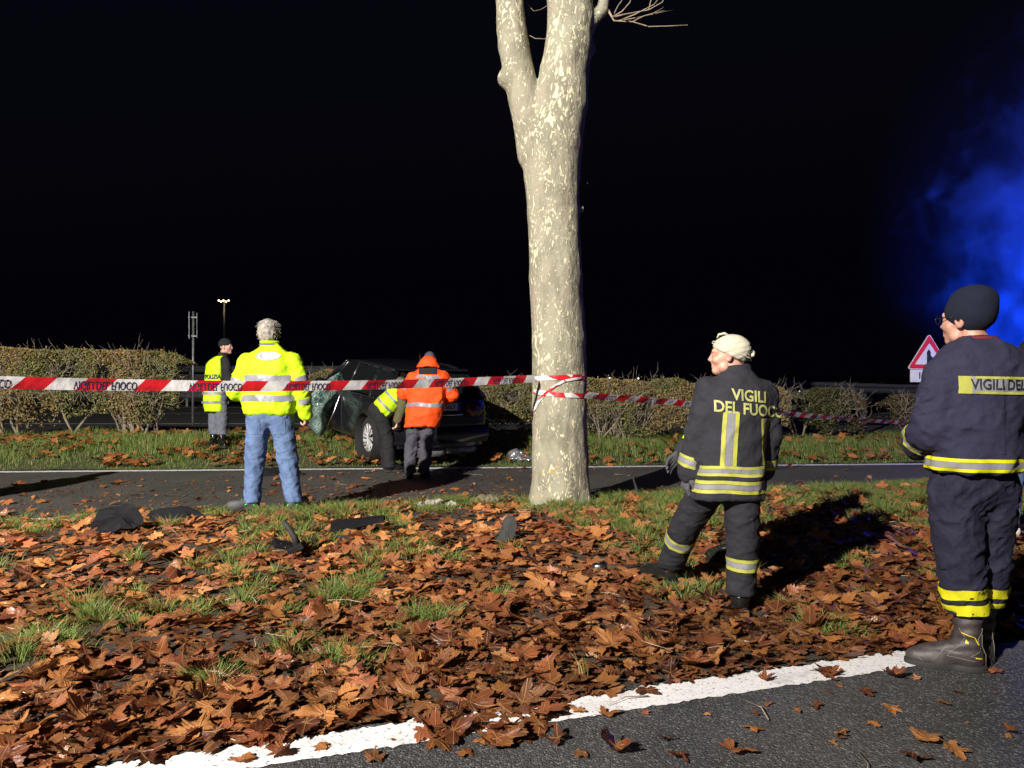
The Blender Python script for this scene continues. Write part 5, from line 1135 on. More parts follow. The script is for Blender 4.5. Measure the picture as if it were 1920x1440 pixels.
mb = MB()
for k_ in range(2):
    V, F = oval(.075, 1.485 - .018 * k_, .035, .0035, 10); project(TF, V, F, (0, -.6, 0), (1, 0, 0), (0, 0, 1), (0, 1, 0), rcn, M['slate'], 'badge_print', .0108)
H0 = J['head']
def hairf(p):
    q = (p - A_(H0)) @ C['hR']; d = el(q, (0, -.030, .035), (.093, .105, .100)); d = smin(d, el(q, (0, -.07, -.035), (.075, .045, .055)), .04)
    d = d - .012 * (vnoise(q * A_((34, 34, 18))) - .4) - .007 * (vnoise(q * A_((80, 80, 30))) - .5); return smax(d, q[..., 1] - .045 - q[..., 2] * .3, .02)
sdf_obj('hair', hairf, A_(H0) - .2, A_(H0) + .2, .0055, M['hair'], rcn)
mb = MB(); r9 = random.Random(4)
for i in range(420):
    a = r9.uniform(0, 6.28); zz = r9.uniform(-.09, .12); rr9 = math.sqrt(max(.02, 1 - ((zz - .03) / .11) ** 2)); p = Vector((H0[0] + .090 * rr9 * math.cos(a), H0[1] - .02 + .10 * rr9 * math.sin(a), H0[2] + zz))
    if p.y > H0[1] + .05: continue
    d_ = Vector((math.cos(a) * .6, math.sin(a) * .5, -.9 if zz < .06 else -.1)).normalized() + Vector((r9.uniform(-.5, .5), r9.uniform(-.5, .5), 0)); mb.tube([p, p + d_ * .016, p + d_ * .03 + Vector((0, 0, -.008))], [.002, .0016, .0006], 3, cap=False)
mb.build('hair_strands', M['hair'], rcn, True)
nk = J['neck']; mb = MB(); mb.tube([(nk[0] + .085 * math.cos(t), nk[1] + .082 * math.sin(t), nk[2] + .03) for t in np.linspace(0, 2 * math.pi, 30)], .014, 6, cap=False); mb.build('collar_trim', M['slate'], rcn, True)
mb = MB(); mb.tube([(nk[0] + .082 * math.cos(t), nk[1] + .08 * math.sin(t), nk[2] + .055) for t in np.linspace(0, 2 * math.pi, 30)], .013, 6, cap=False); mb.build('collar_edge', M['hivis'], rcn, True)
grid_project(C['tr'], -.19, -.075, .73, .87, 0, rcn, M['jeans'], 'pocket', .005, 6, 6); grid_project(C['tr'], .05, .165, .73, .87, 0, rcn, M['jeans'], 'pocket', .005, 6, 6)
for s, dv in (('L', (-.8, -.25)), ('R', (.3, .9))):
    bt, bf, heel, d, sd = boot(rcn, J['an' + s], dv, M['shoe'], .095, .28, .05, 'shoe', top_r=.05, gzr=.0)
    mb = MB()
    for u_ in (.10, .125, .15, .175): 
        c0 = heel + d * u_ + Vector((0, 0, .115 - (u_ - .08) * .35)); mb.tube([c0 - sd * .038 - Vector((0, 0, .02)), c0 + Vector((0, 0, .008)), c0 + sd * .038 - Vector((0, 0, .02))], .0055, 5)
    c0 = heel + d * .02; mb.tube([c0 + sd * .05 + Vector((0, 0, .03)), c0 + sd * .045 + d * .05 + Vector((0, 0, .08)), c0 + sd * .046 + d * .10 + Vector((0, 0, .05))], .006, 5); mb.tube([c0 - sd * .05 + Vector((0, 0, .03)), c0 - sd * .045 + d * .05 + Vector((0, 0, .08)), c0 - sd * .046 + d * .10 + Vector((0, 0, .05))], .006, 5)
    mb.build('laces', M['green'], bt, True)

# ---- D: orange coat
YD = 10.6; XD = (792 - 960) / 1450 * YD
J = dict(head=(.085, .17, 1.60), hf=(0, .75, -.75), hu=(0, .7, .7), hs=1.0, neck=(.07, .06, 1.53), shL=(-.12, .03, 1.37), elL=(-.27, .08, 1.16), wrL=(-.12, .32, 1.08), shR=(.28, .03, 1.37), elR=(.40, .08, 1.14), wrR=(.22, .30, 1.04),
         hipL=(-.09, .0, .84), knL=(-.155, .06, .45), anL=(-.175, .0, .09), hipR=(.08, .0, .84), knR=(.045, .06, .45), anR=(.015, .04, .09))
st = [(0, .0, -.01, .235, .16), (.10, .005, -.01, .24, .17), (.35, .045, 0, .245, .17), (.58, .07, .02, .25, .17), (.69, .075, .03, .225, .15), (.77, .075, .04, .17, .13), (.84, .075, .06, .10, .09)]
D = person((XD, YD, .0), 'person in a long fluorescent orange coat, head bent, standing behind the dark car', J, ((0, 0, .70), (0.02, .04, 1), (1, 0, 0), st, 2.5), ('orange',), ('graypants', .02), None, arm_r=(.09, .085, .072), leg_r=(.105, .085, .075), h=.012, seed=21, foldamp=1.4)
rd_ = D['root']
for z0, z1, tl in ((.985, 1.035, 0), (1.365, 1.415, 0)): band(D['torso'], (.03, 0, 0), I3, z0, z1, rd_, M['silver'], n=80, rows=3, rmax=.36, wob=.008, off=.006)
for s in 'LR': limb_band(D, s, lambda p, s=s: D['arm'](p, s), J['el' + s], J['sh' + s], .08, .135, M['silver'], rmax=.15)
def hoodf(p): return smin(el(p, (.08, .05, 1.60), (.115, .11, .075)), smax(el(p, (.075, .02, 1.50), (.17, .13, .10)), 1.53 - p[..., 2] - .1 * np.abs(p[..., 0] - .075), .02), .05) + folds(p, .008, 14, 3)
sdf_obj('hood', hoodf, (-.2, -.3, 1.35), (.35, .3, 1.8), .011, M['orange'], rd_)
grid_project(lambda p: np.minimum(D['jf'](p), hoodf(p)), -.045, .205, 1.425, 1.52, 0, rd_, M['blackcloth'], 'dark_yoke', .008, 10, 4)
hat(rd_, D, J['head'], None, M['graypants'], 'hat', cut=-.02, tiltcut=.1, h=.008)
mb = MB(); mb.tube([(-.02, .0, 1.50), (-.035, -.01, 1.70)], [.008, .004], 6); mb.build('radio_antenna', M['blackprint'], rd_, True)
for s, dv in (('L', (-.15, 1)), ('R', (.15, 1))): boot(rd_, J['an' + s], dv, M['blackleather'], .12, .28, .05, 'shoe', top_r=.05, h=.009)

# ---- E: bending, yellow vest
YE = 11.35; XE = (724 - 960) / 1450 * YE
J = dict(head=(.47, .10, 1.28), hf=(.7, .15, -.7), hu=(.7, .1, .7), hs=1.0, neck=(.33, .06, 1.30), shL=(.20, .18, 1.31), elL=(.28, .36, 1.08), wrL=(.36, .34, .82), shR=(.25, -.14, 1.27), elR=(.27, -.20, .98), wrR=(.20, -.22, .76),
         hipL=(-.10, .08, .86), knL=(-.02, .10, .46), anL=(.0, .09, .09), hipR=(-.08, -.08, .86), knR=(.03, -.06, .46), anR=(.06, -.10, .09))
up_e = Vector((.44, .04, .42)).normalized()
st = [(0, 0, 0, .20, .15), (.12, 0, 0, .215, .16), (.30, 0, 0, .22, .155), (.42, 0, 0, .21, .145), (.48, 0, 0, .16, .12), (.53, 0, 0, .09, .08)]
E = person((XE, YE, .0), 'person in yellow vest and olive sleeves bending beside the car wheel', J, ((-.06, .0, .90), up_e, (.0, -1, 0), st, 2.3), ('hivis', .225), ('blackcloth', .02), None, arm_r=(.075, .068, .055), leg_r=(.115, .092, .085), h=.012, seed=31, armmat='olive', hands={'R': ((-.1, -.1, -1), (-1, 0, 0), .6, 1, False)})
re_ = E['root']
for z0, z1 in ((.07, .105), (.22, .255)): band(E['jf'], E['org'], E['Rm'], z0, z1, re_, M['silver'], n=80, rows=3, rmax=.30, off=.006)
hat(re_, E, J['head'], None, M['knit_black'], 'hat', cut=0, tiltcut=.2, h=.009)
for s, dv in (('L', (.8, .6)), ('R', (.9, .3))): boot(re_, J['an' + s], dv, M['blackleather'], .14, .28, .05, 'boot', top_r=.055, h=.009)

# ---- F: police officer
YF = 12.8; XF = (405 - 960) / 1450 * YF; gF = float(gz(XF, YF))
J = dict(head=(.165, .02, 1.655), hf=(.95, -.12, -.08), hs=1.0, neck=(.11, .02, 1.52), shL=(-.07, .14, 1.42), elL=(.02, .26, 1.15), wrL=(.20, .20, 1.0), shR=(.19, -.10, 1.42), elR=(.25, -.12, 1.12), wrR=(.32, -.06, .88),
         hipL=(-.05, .08, .82), knL=(-.04, .06, .44), anL=(-.06, .04, .09), hipR=(.09, -.03, .82), knR=(.10, -.02, .44), anR=(.11, -.04, .09))
st = [(0, -.01, 0, .185, .15), (.2, -.015, 0, .20, .16), (.42, .0, 0, .185, .15), (.62, .03, 0, .19, .14), (.76, .06, 0, .20, .13), (.84, .08, 0, .15, .11), (.90, .10, 0, .08, .08)]
Fp = person((XF, YF, gF), 'police officer in black knit hat, yellow vest and tall boots beside the hedge', J, ((0, 0, .60), (0, 0, 1), (1, -.15, 0), st, 2.3), ('hivis', .155), ('slate', -.12), None, arm_r=(.075, .068, .055), leg_r=(.105, .098, .07), h=.012, seed=41, armmat='blackcloth', hands={'R': ((.7, .0, -.7), (0, 1, 0), .6, 1, True)})
rf_ = Fp['root']
for z0, z1 in ((.72, .765), (.87, .915)): band(Fp['jf'], (0, 0, 0), I3, z0, z1, rf_, M['silver'], n=80, rows=3, rmax=.28, off=.006)
V, F = text_mesh('POLIZIA', .10, .003, cut=.02); V[:, 0] *= .75; project(Fp['jf'], V[:, :2], F, (.0, -.6, 1.16), (1, 0, 0), (0, 0, 1), (0, 1, 0), rf_, M['blackprint'], 'lettering', .01)
hat(rf_, Fp, J['head'], None, M['knit_black'], 'hat', cut=.018, tiltcut=.1, h=.007, rad=(.09, .112, .105), cc=(0, -.02, .045))
for s, dv in (('L', (.2, -.9)), ('R', (.5, -.8))): boot(rf_, J['an' + s], dv, M['blackleather'], .40, .28, .048, 'boot', top_r=.062, h=.009, gzr=0)

# ---- G: second firefighter mostly hidden behind A, his gloved hand showing
YG = 5.35; XG = (1378 - 960) / 1450 * YG
J = dict(head=(-.02, .02, 1.46), hf=(-.9, .2, -.3), hs=.96, neck=(.03, .02, 1.34), shL=(.0, -.15, 1.27), elL=(-.25, -.18, .98), wrL=(-.40, -.22, .82), shR=(.03, .16, 1.27), elR=(.14, .2, 1.02), wrR=(-.02, .2, .9),
         hipL=(.02, -.05, .78), knL=(.015, -.06, .42), anL=(.03, -.04, .09), hipR=(.03, .08, .78), knR=(.04, .09, .42), anR=(.06, .10, .09))
st = [(0, 0, 0, .16, .12), (.3, 0, 0, .16, .13), (.48, .0, 0, .15, .13), (.56, .0, 0, .13, .11), (.62, .02, 0, .08, .08)]
G = person((XG, YG, .08), 'person almost hidden behind the cream hatted firefighter, grey gloved hand showing', J, ((0.02, 0, .70), (0, 0, 1), (0, -1, 0), st, 2.2), ('nomex',), ('nomex_pants', .03), None, arm_r=(.08, .075, .062), leg_r=(.095, .085, .08), h=.012, seed=51, hands={'L': ((-.75, -.1, -.62), (.2, -.9, -.3), .30, -1, True)})
for d0, d1, mm in ((.055, .075, 'hivis'), (.076, .10, 'white'), (.101, .115, 'hivis')): limb_band(G, 'L', lambda p: G['arm'](p, 'L'), J['wrL'], J['elL'], d0, d1, M[mm], rmax=.12)
limb_band(G, 'L', lambda p: G['arm'](p, 'L'), J['wrL'], J['elL'], .185, .215, M['white'], rmax=.12)
hat(G['root'], G, J['head'], None, M['knit_black'], 'hat', cut=.01, tiltcut=.1, h=.009)
for s, dv in (('L', (-.8, .3)), ('R', (-.8, .3))): boot(G['root'], J['an' + s], dv, M['blackleather'], .16, .28, .05, 'boot', top_r=.055, h=.009)

# ---- K: person behind B
YK = 6.3; XK = (1912 - 960) / 1450 * YK; gK = float(gz(XK, YK))
J = dict(head=(.10, .02, 1.50), hf=(-.3, 1, -.1), hs=.96, neck=(.09, .0, 1.38), shL=(-.08, .0, 1.30), elL=(-.12, .0, 1.03), wrL=(-.06, .12, .84), shR=(.26, .0, 1.30), elR=(.31, .0, 1.03), wrR=(.28, .10, .82),
         hipL=(.0, .0, .80), knL=(-.035, .04, .43), anL=(-.055, .02, .085), hipR=(.17, .0, .80), knR=(.20, .04, .43), anR=(.22, .02, .085))
st = [(0, .08, 0, .19, .13), (.3, .08, 0, .18, .13), (.5, .09, 0, .20, .13), (.6, .09, 0, .17, .11), (.66, .09, 0, .08, .08)]
K = person((XK, YK, gK), 'person in blue jeans and white sneakers half hidden at the right edge', J, ((0, 0, .74), (0, 0, 1), (1, 0, 0), st, 2.2), ('blackcloth',), ('jeans', .0), None, arm_r=(.08, .07, .058), leg_r=(.095, .075, .062), h=.013, seed=61)
hat(K['root'], K, J['head'], None, M['knit_black'], 'hat', cut=.01, tiltcut=.1, h=.009)
for s, dv in (('L', (-.5, .4)), ('R', (.2, 1))): boot(K['root'], J['an' + s], dv, M['whiteshoe'], .09, .27, .048, 'sneaker', top_r=.045, h=.008)
mb = MB(); mb.lathe([(0, -.02), (.035, -.02), (.04, 0), (.035, .02), (0, .02)], 12, 'y', (-.10, -.14, .80)); mb.build('metal_clip', M['chrome'], K['root'], True)

# ------------------------------------------------------------ barrier tape
m = mat('barrier tape', (0.8, 0.8, 0.8), 0.35); M['tape'] = m; l = m.node_tree.links
uvn = N(m, 'ShaderNodeUVMap'); su = N(m, 'ShaderNodeSeparateXYZ'); l.new(uvn.outputs[0], su.inputs[0])
ph = math_node(m, 'FRACT', math_node(m, 'SUBTRACT', math_node(m, 'DIVIDE', su.outputs[0], .34), math_node(m, 'MULTIPLY', su.outputs[1], .22)))
l.new(mixc(m, math_node(m, 'GREATER_THAN', ph, .5), (.72, .72, .74), (.62, .018, .028)), bsdf(m).inputs['Base Color'])
tcx = N(m, 'ShaderNodeTexCoord').outputs['Object']; bumpn(m, noise_out(m, 9, 3, tcx), .5, .02)
tr = N(m, 'ShaderNodeBsdfTranslucent'); cn = bsdf(m).inputs['Base Color'].links[0].from_socket; l.new(cn, tr.inputs[0]); ms = N(m, 'ShaderNodeMixShader'); ms.inputs[0].default_value = .2
outn = [q for q in m.node_tree.nodes if q.type == 'OUTPUT_MATERIAL'][0]; l.new(bsdf(m).outputs[0], ms.inputs[1]); l.new(tr.outputs[0], ms.inputs[2]); l.new(ms.outputs[0], outn.inputs[0])
M['inkblue'] = mat('dark blue ink', (0.02, 0.02, 0.07), .5)
def tape(name, pts, wd, label, twist=None, text=True, t_start=0.15, seg=400, tper=.70):
    pts = [Vector(p) for p in pts]; n = seg
    # Catmull-Rom
    ctrl = [pts[0] * 2 - pts[1]] + pts + [pts[-1] * 2 - pts[-2]]; C_ = []
    for i in range(1, len(ctrl) - 2):
        for k_ in range(24):
            t = k_ / 24; p0, p1, p2, p3 = ctrl[i - 1:i + 3]; C_.append(.5 * ((2 * p1) + (p2 - p0) * t + (2 * p0 - 5 * p1 + 4 * p2 - p3) * t * t + (3 * p1 - p0 - 3 * p2 + p3) * t ** 3))
    C_.append(pts[-1]); L = [0]
    for a, b in zip(C_[:-1], C_[1:]): L.append(L[-1] + (b - a).length)
    L = np.array(L); Cn = np.array([tuple(c) for c in C_]); tot = L[-1]
    def P_(s, v):
        s = np.asarray(s); c = np.stack([np.interp(s, L, Cn[:, i]) for i in range(3)], -1); c2 = np.stack([np.interp(np.minimum(s + .02, tot), L, Cn[:, i]) for i in range(3)], -1); c1 = np.stack([np.interp(np.maximum(s - .02, 0), L, Cn[:, i]) for i in range(3)], -1)
        t = c2 - c1; t /= np.linalg.norm(t, axis=-1, keepdims=True) + 1e-9; nrm = np.cross(t, np.array((0, 0, 1.))); nrm /= np.linalg.norm(nrm, axis=-1, keepdims=True) + 1e-9; up_ = np.cross(nrm, t)
        a = np.array(twist(s / tot) if twist else 0 * s)[..., None]; a = a + .12 * np.sin(s * 2.2)[..., None]
        return c, up_ * np.cos(a) + nrm * np.sin(a), nrm * np.cos(a) - up_ * np.sin(a)
    s = np.linspace(0, tot, n); c, u_, nn_ = P_(s, 0); rows_ = 5; V = []; UV = []
    for j in range(rows_):
        v = -1 + 2 * j / (rows_ - 1); V.append(c + u_ * v * wd / 2 + nn_ * (.004 * np.sin(s * 9 + v * 2))[:, None]); UV.append(np.stack([s, 0 * s + v * .5], -1))
    V = np.stack(V, 1).reshape(-1, 3); UV = np.stack(UV, 1).reshape(-1, 2); F = [(i * rows_ + j, (i + 1) * rows_ + j, (i + 1) * rows_ + j + 1, i * rows_ + j + 1) for i in range(n - 1) for j in range(rows_ - 1)]
    o = link(name, np_mesh(name, V, F, uv=UV), M['tape']); tag(o, label, 'barrier tape')
    if text:
        TV, TF_ = text_mesh('VIGILI DEL FUOCO', wd * 1.0, .0008, cut=.03); w_ = TV[:, 0].max() - TV[:, 0].min(); TV[:, 0] *= .37 / w_
        s0 = t_start
        while s0 + .2 < tot:
            c, u_, nn_ = P_(TV[:, 0] + s0, 0); y_ = -TV[:, 1] - wd * .06        # printed upside down and mirrored, as in the photo
            for sgn in (1,):
                v_ = y_ / (wd / 2); P = c + u_ * y_[:, None] + nn_ * (.004 * np.sin((TV[:, 0] + s0) * 9 + v_ * 2))[:, None] + nn_ * .0015 * sgn; link('lettering', np_mesh('lettering', P, TF_), M['inkblue'], o, False)
            s0 += tper
    return o
def tp(px, py, Y): return P3(px, py, Y)
tape('barrier_tape', [tp(-330, 706, 3.9), tp(0, 717, 4.45), tp(260, 722, 5.0), tp(520, 724, 5.65), tp(760, 720, 6.45), tp(930, 713.5, 7.2), tp(1003, 710, 7.62)], .074, 'barrier tape stretched from the left edge of the view to the plane tree', t_start=.63, tper=.70)
def tw(t): return .35 + .9 * sstep((t - .25) / .5)
tape('barrier_tape', [tp(1097, 741, 7.68), tp(1290, 757, 8.9), tp(1450, 773.5, 10.3), tp(1600, 786, 12.0), tp(1742, 797, 13.97)], .068, 'barrier tape running from the plane tree to the warning sign at right', twist=lambda t: .25 + .35 * sstep((t - .3) / .4), t_start=.3, tper=.8)
# wrapped part lies on the bark
def trunk_tape(pts, wd, name, lab, u0=0, lift=.012, txt=None):
    """pts (px,py) on the trunk face"""
    s = 0; rows_ = 4; V = []; UV = []; dn = []
    for (a, b) in zip(pts[:-1], pts[1:]):
        for t in np.linspace(0, 1, 12, endpoint=False): dn.append((a[0] + (b[0] - a[0]) * t, a[1] + (b[1] - a[1]) * t))
    dn.append(pts[-1]); tbl = Vector(tb.location)
    for i, (px, py) in enumerate(dn):
        q = dn[min(i + 1, len(dn) - 1)]; q0 = dn[max(i - 1, 0)]; tx_, ty_ = q[0] - q0[0], q[1] - q0[1]; ll = math.hypot(tx_, ty_); nx_, ny_ = -ty_ / ll, tx_ / ll
        for j in range(rows_):
            v = -1 + 2 * j / (rows_ - 1); w2 = wd / 2 * 1450 / 7.6; x_, y_ = px + nx_ * v * w2, py + ny_ * v * w2
            d_ = (P3(x_, y_, 1) - Vector((0, 0, 1.4))).normalized(); o_ = Vector((0, 0, 1.4)); V.append((d_, o_)); UV.append((u0 + i * ll / 2 * 7.6 / 1450, v * .5))
    D_ = np.array([tuple(a) for a, b in V], np.float32); O_ = np.array([tuple(b) for a, b in V], np.float32) - A_(tbl); t_ = np.full(len(D_), 6.5, np.float32)
    for _ in range(60): t_ = t_ + tree_sdf(O_ + D_ * t_[:, None]) * .8
    t_ = np.minimum(t_, 8.05); P = O_ + D_ * (t_ - lift)[:, None] + A_(tbl)
    F = [(i * rows_ + j, (i + 1) * rows_ + j, (i + 1) * rows_ + j + 1, i * rows_ + j + 1) for i in range(len(dn) - 1) for j in range(rows_ - 1)]
    o = link(name, np_mesh(name, P, F, uv=np.array(UV)), M['tape']); tag(o, lab, 'barrier tape'); return o
trunk_tape([(1001, 710), (1040, 708), (1075, 706.5), (1096, 707)], .046, 'barrier_tape', 'upper turn of barrier tape lying round the plane tree trunk')
trunk_tape([(1000, 734), (1030, 738), (1060, 741), (1098, 742)], .044, 'barrier_tape', 'lower turn of barrier tape lying round the plane tree trunk')
trunk_tape([(1000, 772), (1008, 755), (1022, 738), (1040, 724), (1058, 714), (1090, 708)], .022, 'barrier_tape', 'twisted dark strand of barrier tape slanting up across the plane tree trunk', lift=.016)

# ------------------------------------------------------------ debris
def debris_panel(name, px, py, Y, outline, mt, label, cat='car part', thick=.006, bendf=None, lift=0.0, sub=2):
    p = P3(px, py, Y); z = float(gz(p.x, Y)) + lift; bm = bmesh.new(); vs = [bm.verts.new((x, y, zz)) for x, y, zz in outline]
    c = sum((v.co for v in vs), Vector()) / len(vs); cv = bm.verts.new(c + Vector((0, 0, .02)))
    for i in range(len(vs)): bm.faces.new((vs[i], vs[(i + 1) % len(vs)], cv))
    bmesh.ops.subdivide_edges(bm, edges=bm.edges[:], cuts=sub, use_grid_fill=True)
    for v in bm.verts: v.co += Vector((0, 0, .05 * mnoise.noise(v.co * 9 + Vector((px, 0, 0))))) + Vector((.006 * mnoise.noise(v.co * 40), 0, 0))
    me = bpy.data.meshes.new(name); bm.to_mesh(me); bm.free(); o = link(name, me, M[mt], None, False); o.location = (p.x, Y, z); solidify(o, thick); tag(o, label, cat); return o
debris_panel('car_debris', 222, 1008, 6.25, [(-.22, -.02, .02), (-.20, -.03, .10), (-.17, .02, .17), (-.05, .03, .215), (.03, .04, .225), (.13, .03, .19), (.19, 0, .14), (.22, -.04, .06), (.12, -.09, .05), (.04, -.12, .01), (-.12, -.10, -.01)], 'plastic', 'large dark torn plastic panel standing in the leaves at left')
debris_panel('car_debris', 340, 975, 6.9, [(-.32, 0, .03), (-.2, .04, .11), (-.02, .05, .13), (.14, .05, .10), (.18, .02, .05), (.02, -.04, .03), (-.2, -.05, .0)], 'plastic', 'flat dark plastic strip lying right of the large torn panel')
e = empty('metal_bracket', (P3(540, 1075, 5.5).x, 5.5, float(gz(-1.6, 5.5)) + .04)); tag(e, 'broken dark metal bracket with an upright bent bar among the leaves', 'car part')
mb = MB(); mb.box((-.0, 0, .03), (.22, .12, .035), Matrix.Rotation(.3, 3, 'Y') @ Matrix.Rotation(.4, 3, 'Z')); mb.box((.07, -.03, .02), (.12, .10, .05), Matrix.Rotation(-.5, 3, 'Y')); bevel(mb.build('base', M['plastic'], e), .01)
mb = MB(); mb.tube([(.06, 0, .03), (.04, 0, .10), (.0, .0, .16), (-.04, .01, .20)], [.03, .022, .02, .016], 8); mb.build('bar', M['rubber'], e, True)
mb = MB(); mb.box((-.02, -.065, .045), (.05, .006, .012), Matrix.Rotation(.6, 3, 'Y')); mb.build('clip', M['chrome'], e)
e = empty('plastic_strip', (P3(670, 1020, 6.2).x, 6.2, float(gz(-1.2, 6.2)) + .02)); tag(e, 'dark angular plastic trim strip lying slanted in front of the bare soil', 'car part')
mb = MB(); prof = [(-.035, .0), (-.03, .07), (.0, .085), (.05, .03), (.06, .0)]
V0 = [(-.20, y - .02, z) for y, z in prof]; V1 = [(.20, y + .10, z * .55 + .06) for y, z in prof]; mb.add(V0 + V1, [(i, i + 1, 6 + i, 5 + i) for i in range(4)] + [(0, 1, 2, 3, 4)[::-1]]); o = mb.build('trim', M['plastic'], e); solidify(o, .006)
mb = MB(); mb.box((.23, .04, .02), (.30, .05, .02), Matrix.Rotation(.2, 3, 'Z')); bevel(mb.build('tail', M['plastic'], e), .006)
debris_panel('car_debris', 942, 1030, 5.95, [(-.10, .0, .02), (-.03, .02, .0), (.0, .02, .13), (.03, .03, .19), (.09, .02, .18), (.11, 0, .12), (.08, -.04, .03), (.03, -.06, .01), (-.06, -.06, .0)], 'rubber', 'curled black plastic piece standing on the bare soil below the tree')
debris_panel('car_debris', 512, 895, 10.9, [(-.42, 0, .02), (-.3, .05, .09), (0, .06, .11), (.35, .05, .08), (.40, 0, .02), (.05, -.05, .0)], 'plastic', 'dark car part lying on the far carriageway behind the man in jeans')
debris_panel('glass_shard', 1405, 1180, 4.35, [(-.03, 0, .0), (-.01, .01, .05), (.02, .01, .04), (.03, -.01, .0)], 'carglass', 'dark glass shard in the leaves at the cream hatted firefighter’s boot', 'shard', .004, sub=1)
debris_panel('glass_shard', 1432, 1178, 4.38, [(-.03, 0, .0), (-.0, .01, .03), (.04, .01, .05), (.04, -.01, .01)], 'carglass', 'second dark glass shard in the leaves, right of the first one', 'shard', .004, sub=1)
debris_panel('car_debris', 795, 1142, 4.75, [(-.03, 0, .0), (-.01, .02, .04), (.03, .02, .03), (.03, -.01, .0)], 'plateblue', 'small dark blue plastic chip lying in the leaves mid frame', 'car part', .004, sub=1).data.materials[0] = M['plastic']
e = empty('metal_part', (P3(1125, 1090, 5.15).x, 5.15, float(gz(.6, 5.15)) + .045)); tag(e, 'small shiny silver metal part with a dark rod lying in the grass', 'car part')
mb = MB(); mb.lathe([(0, -.055), (.02, -.05), (.034, -.02), (.036, .02), (.03, .04), (.012, .05), (0, .05)], 14, 'x', (0, 0, .01)); mb.build('joint', M['chrome'], e, True)
mb = MB(); mb.tube([(.04, 0, .01), (.15, .02, .0), (.30, .05, .01)], [.016, .013, .012], 8); mb.build('rod', M['rubber'], e, True)
m = mat('dirty pale cloth', (.42, .40, .36), .9, noise=(18, (.2, .18, .15), .4, .7)); M['rag'] = m
ctr = P3(820, 948, 7.75); gzz = float(gz(ctr.x, 7.75))
def ragf(p): return smin(rc(p, (-.16, 0, .02), (0, .03, .03), .035, .04), rc(p, (0, .03, .03), (.17, 0, .04), .04, .022), .03) + folds(p, .022, 30, 5, (1, 1, 1))
e = empty('rag', (ctr.x, 7.75, gzz)); tag(e, 'crumpled pale rag lying at the road edge left of the tree', 'rag'); sdf_obj('cloth', ragf, (-.3, -.15, -.05), (.3, .15, .15), .009, m, e)
ctr = P3(912, 935, 8.0); gzz = float(gz(ctr.x, 8.0)); M['mud'] = mat('muddy turf', (.13, .10, .06), 1, noise=(30, (.22, .19, .11), .4, .65), bump=(50, 1, .02))
e = empty('mud_clod', (ctr.x, 8.0, gzz)); tag(e, 'clod of muddy turf at the road edge beside the plane tree', 'clod'); sdf_obj('turf', lambda p: el(p, (0, 0, .02), (.17, .12, .09)) + .05 * (vnoise(p * 18) - .5) + .03 * (vnoise(p * 45) - .5), (-.25, -.2, -.05), (.25, .2, .18), .012, M['mud'], e)
m = mat('clear crumpled foil', (.45, .47, .5), .15, .75); M['foil'] = m
ctr = P3(968, 858, 12.35); gzz = float(gz(ctr.x, 12.35))
def foilf(p): return smin(el(p, (0, 0, .09), (.13, .1, .10)), el(p, (.12, 0, .04), (.17, .1, .05)), .04) + .07 * np.abs(vnoise(p * 16) - .5) + .05 * np.abs(vnoise(p * 34) - .5) - .02
e = empty('foil_sheet', (ctr.x, 12.35, gzz)); tag(e, 'crumpled shiny foil sheet on the grass between the dark car and the tree', 'foil'); sdf_obj('sheet', foilf, (-.3, -.2, -.05), (.4, .2, .25), .012, m, e)
mb = MB(); mb.tube([(0, 0, 0), (.01, .0, .08), (-.03, .01, .20), (-.05, .0, .26)], [.03, .022, .012, .006], 7); o = mb.build('branch_stub', M['rubber'], None, True); q = P3(1195, 925, 8.6); o.location = (q.x, 8.6, .02); tag(o, 'dark broken branch stub sticking up at the road edge right of the tree', 'branch')
mb = MB(); r7 = random.Random(12)
for i in range(120):
    x_ = r7.uniform(-4, 3.5); y_ = r7.uniform(2.2, 11.2)
    if not abs(x_) < .7 * y_: continue
    a = r7.uniform(0, 6.28); L_ = r7.uniform(.05, .22); z_ = float(gz(x_, y_)) + .012 + (.05 if yv(x_) < y_ < yr(x_) else 0); mb.tube([(x_, y_, z_), (x_ + L_ * .5 * math.cos(a), y_ + L_ * .5 * math.sin(a), z_ + r7.uniform(0, .01)), (x_ + L_ * math.cos(a + .2), y_ + L_ * math.sin(a + .2), z_)], [.0028, .0024, .0015], 4)
o = mb.build('fallen_twigs', M['twig'], None, True); tag(o, 'thin dry twigs scattered over verge and roads', 'twigs', kind='stuff')

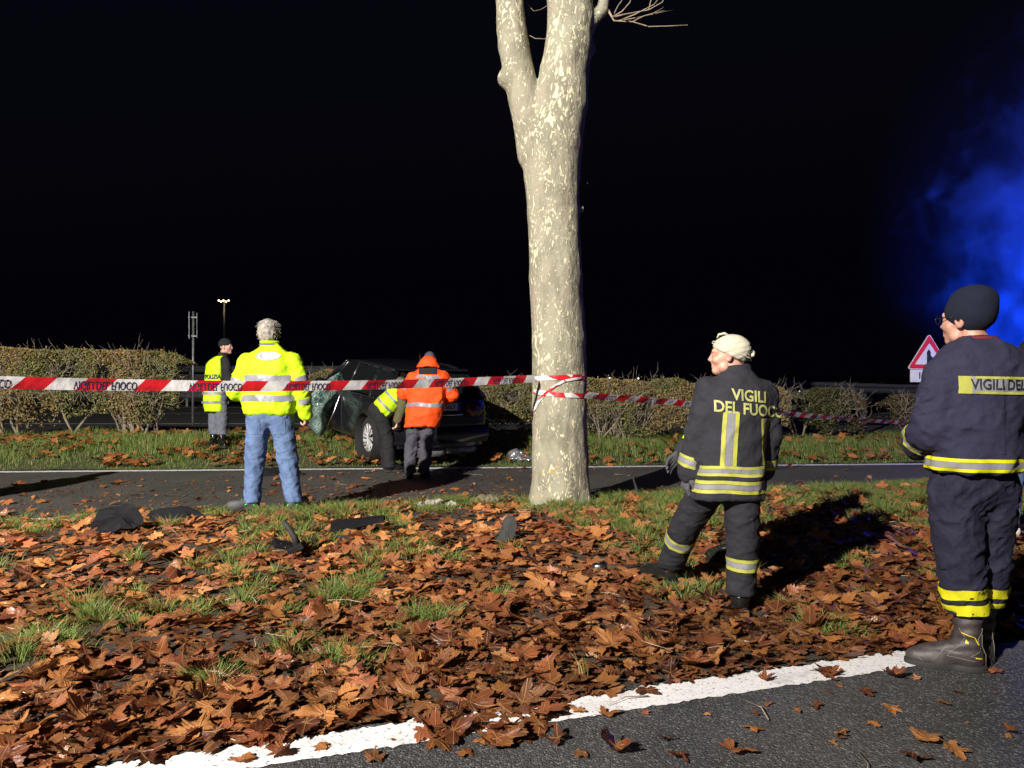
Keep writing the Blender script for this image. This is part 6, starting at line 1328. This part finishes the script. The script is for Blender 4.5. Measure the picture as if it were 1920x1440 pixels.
# unseen firefighter copy added beyond the left edge to cast the far road shadow
def copy_tree(o, parent=None):
    c = o.copy(); col.objects.link(c); c.parent = parent
    for ch in list(o.children): copy_tree(ch, c)
    return c
cp = copy_tree(ra); cp.location = (-6.35, 7.6, .03); cp['label'] = 'unseen firefighter copy added just beyond the left edge, shadow falling across the far road'
# ------------------------------------------------------------ smoke lit by the blue beacon
m = bpy.data.materials.new('smoke'); m.use_nodes = True; nt_ = m.node_tree; nt_.nodes.remove(nt_.nodes['Principled BSDF']); out = [q for q in nt_.nodes if q.type == 'OUTPUT_MATERIAL'][0]
pv = nt_.nodes.new('ShaderNodeVolumePrincipled'); pv.inputs['Color'].default_value = (.75, .82, .95, 1); pv.inputs['Anisotropy'].default_value = .2; nt_.links.new(pv.outputs[0], out.inputs['Volume'])  # smoke's own colour tinted bluish to deepen the beacon's blue light
tc = nt_.nodes.new('ShaderNodeTexCoord'); ln_ = nt_.nodes.new('ShaderNodeVectorMath'); ln_.operation = 'LENGTH'; nt_.links.new(tc.outputs['Object'], ln_.inputs[0])
nzz = nt_.nodes.new('ShaderNodeTexNoise'); nzz.inputs['Scale'].default_value = 4.0; nzz.inputs['Detail'].default_value = 7; nzz.inputs['Roughness'].default_value = .6; nzz.inputs['Distortion'].default_value = 1.2; nt_.links.new(tc.outputs['Object'], nzz.inputs['Vector'])
fall = ramp(m, ln_.outputs['Value'], 1.0, .1); nn2 = ramp(m, nzz.outputs[0], .47, .64)
rag_ = math_node(m, 'SUBTRACT', math_node(m, 'ADD', nzz.outputs[0], math_node(m, 'MULTIPLY', fall, .45)), .72)
rag_ = math_node(m, 'MAXIMUM', rag_, 0.0)
nt_.links.new(math_node(m, 'ADD', math_node(m, 'MULTIPLY', rag_, .38), math_node(m, 'MULTIPLY', fall, .004)), pv.inputs['Density'])
bm = bmesh.new(); bmesh.ops.create_icosphere(bm, subdivisions=3, radius=1); me = bpy.data.meshes.new('smoke'); bm.to_mesh(me); bm.free()
o = link('smoke', me, m, None, True); o.location = (12.4, 15.9, 4.4); o.scale = (5.2, 2.8, 5.8); o['kind'] = 'stuff'; tag(o, 'drifting smoke glowing blue above the firefighter at the right', 'smoke')
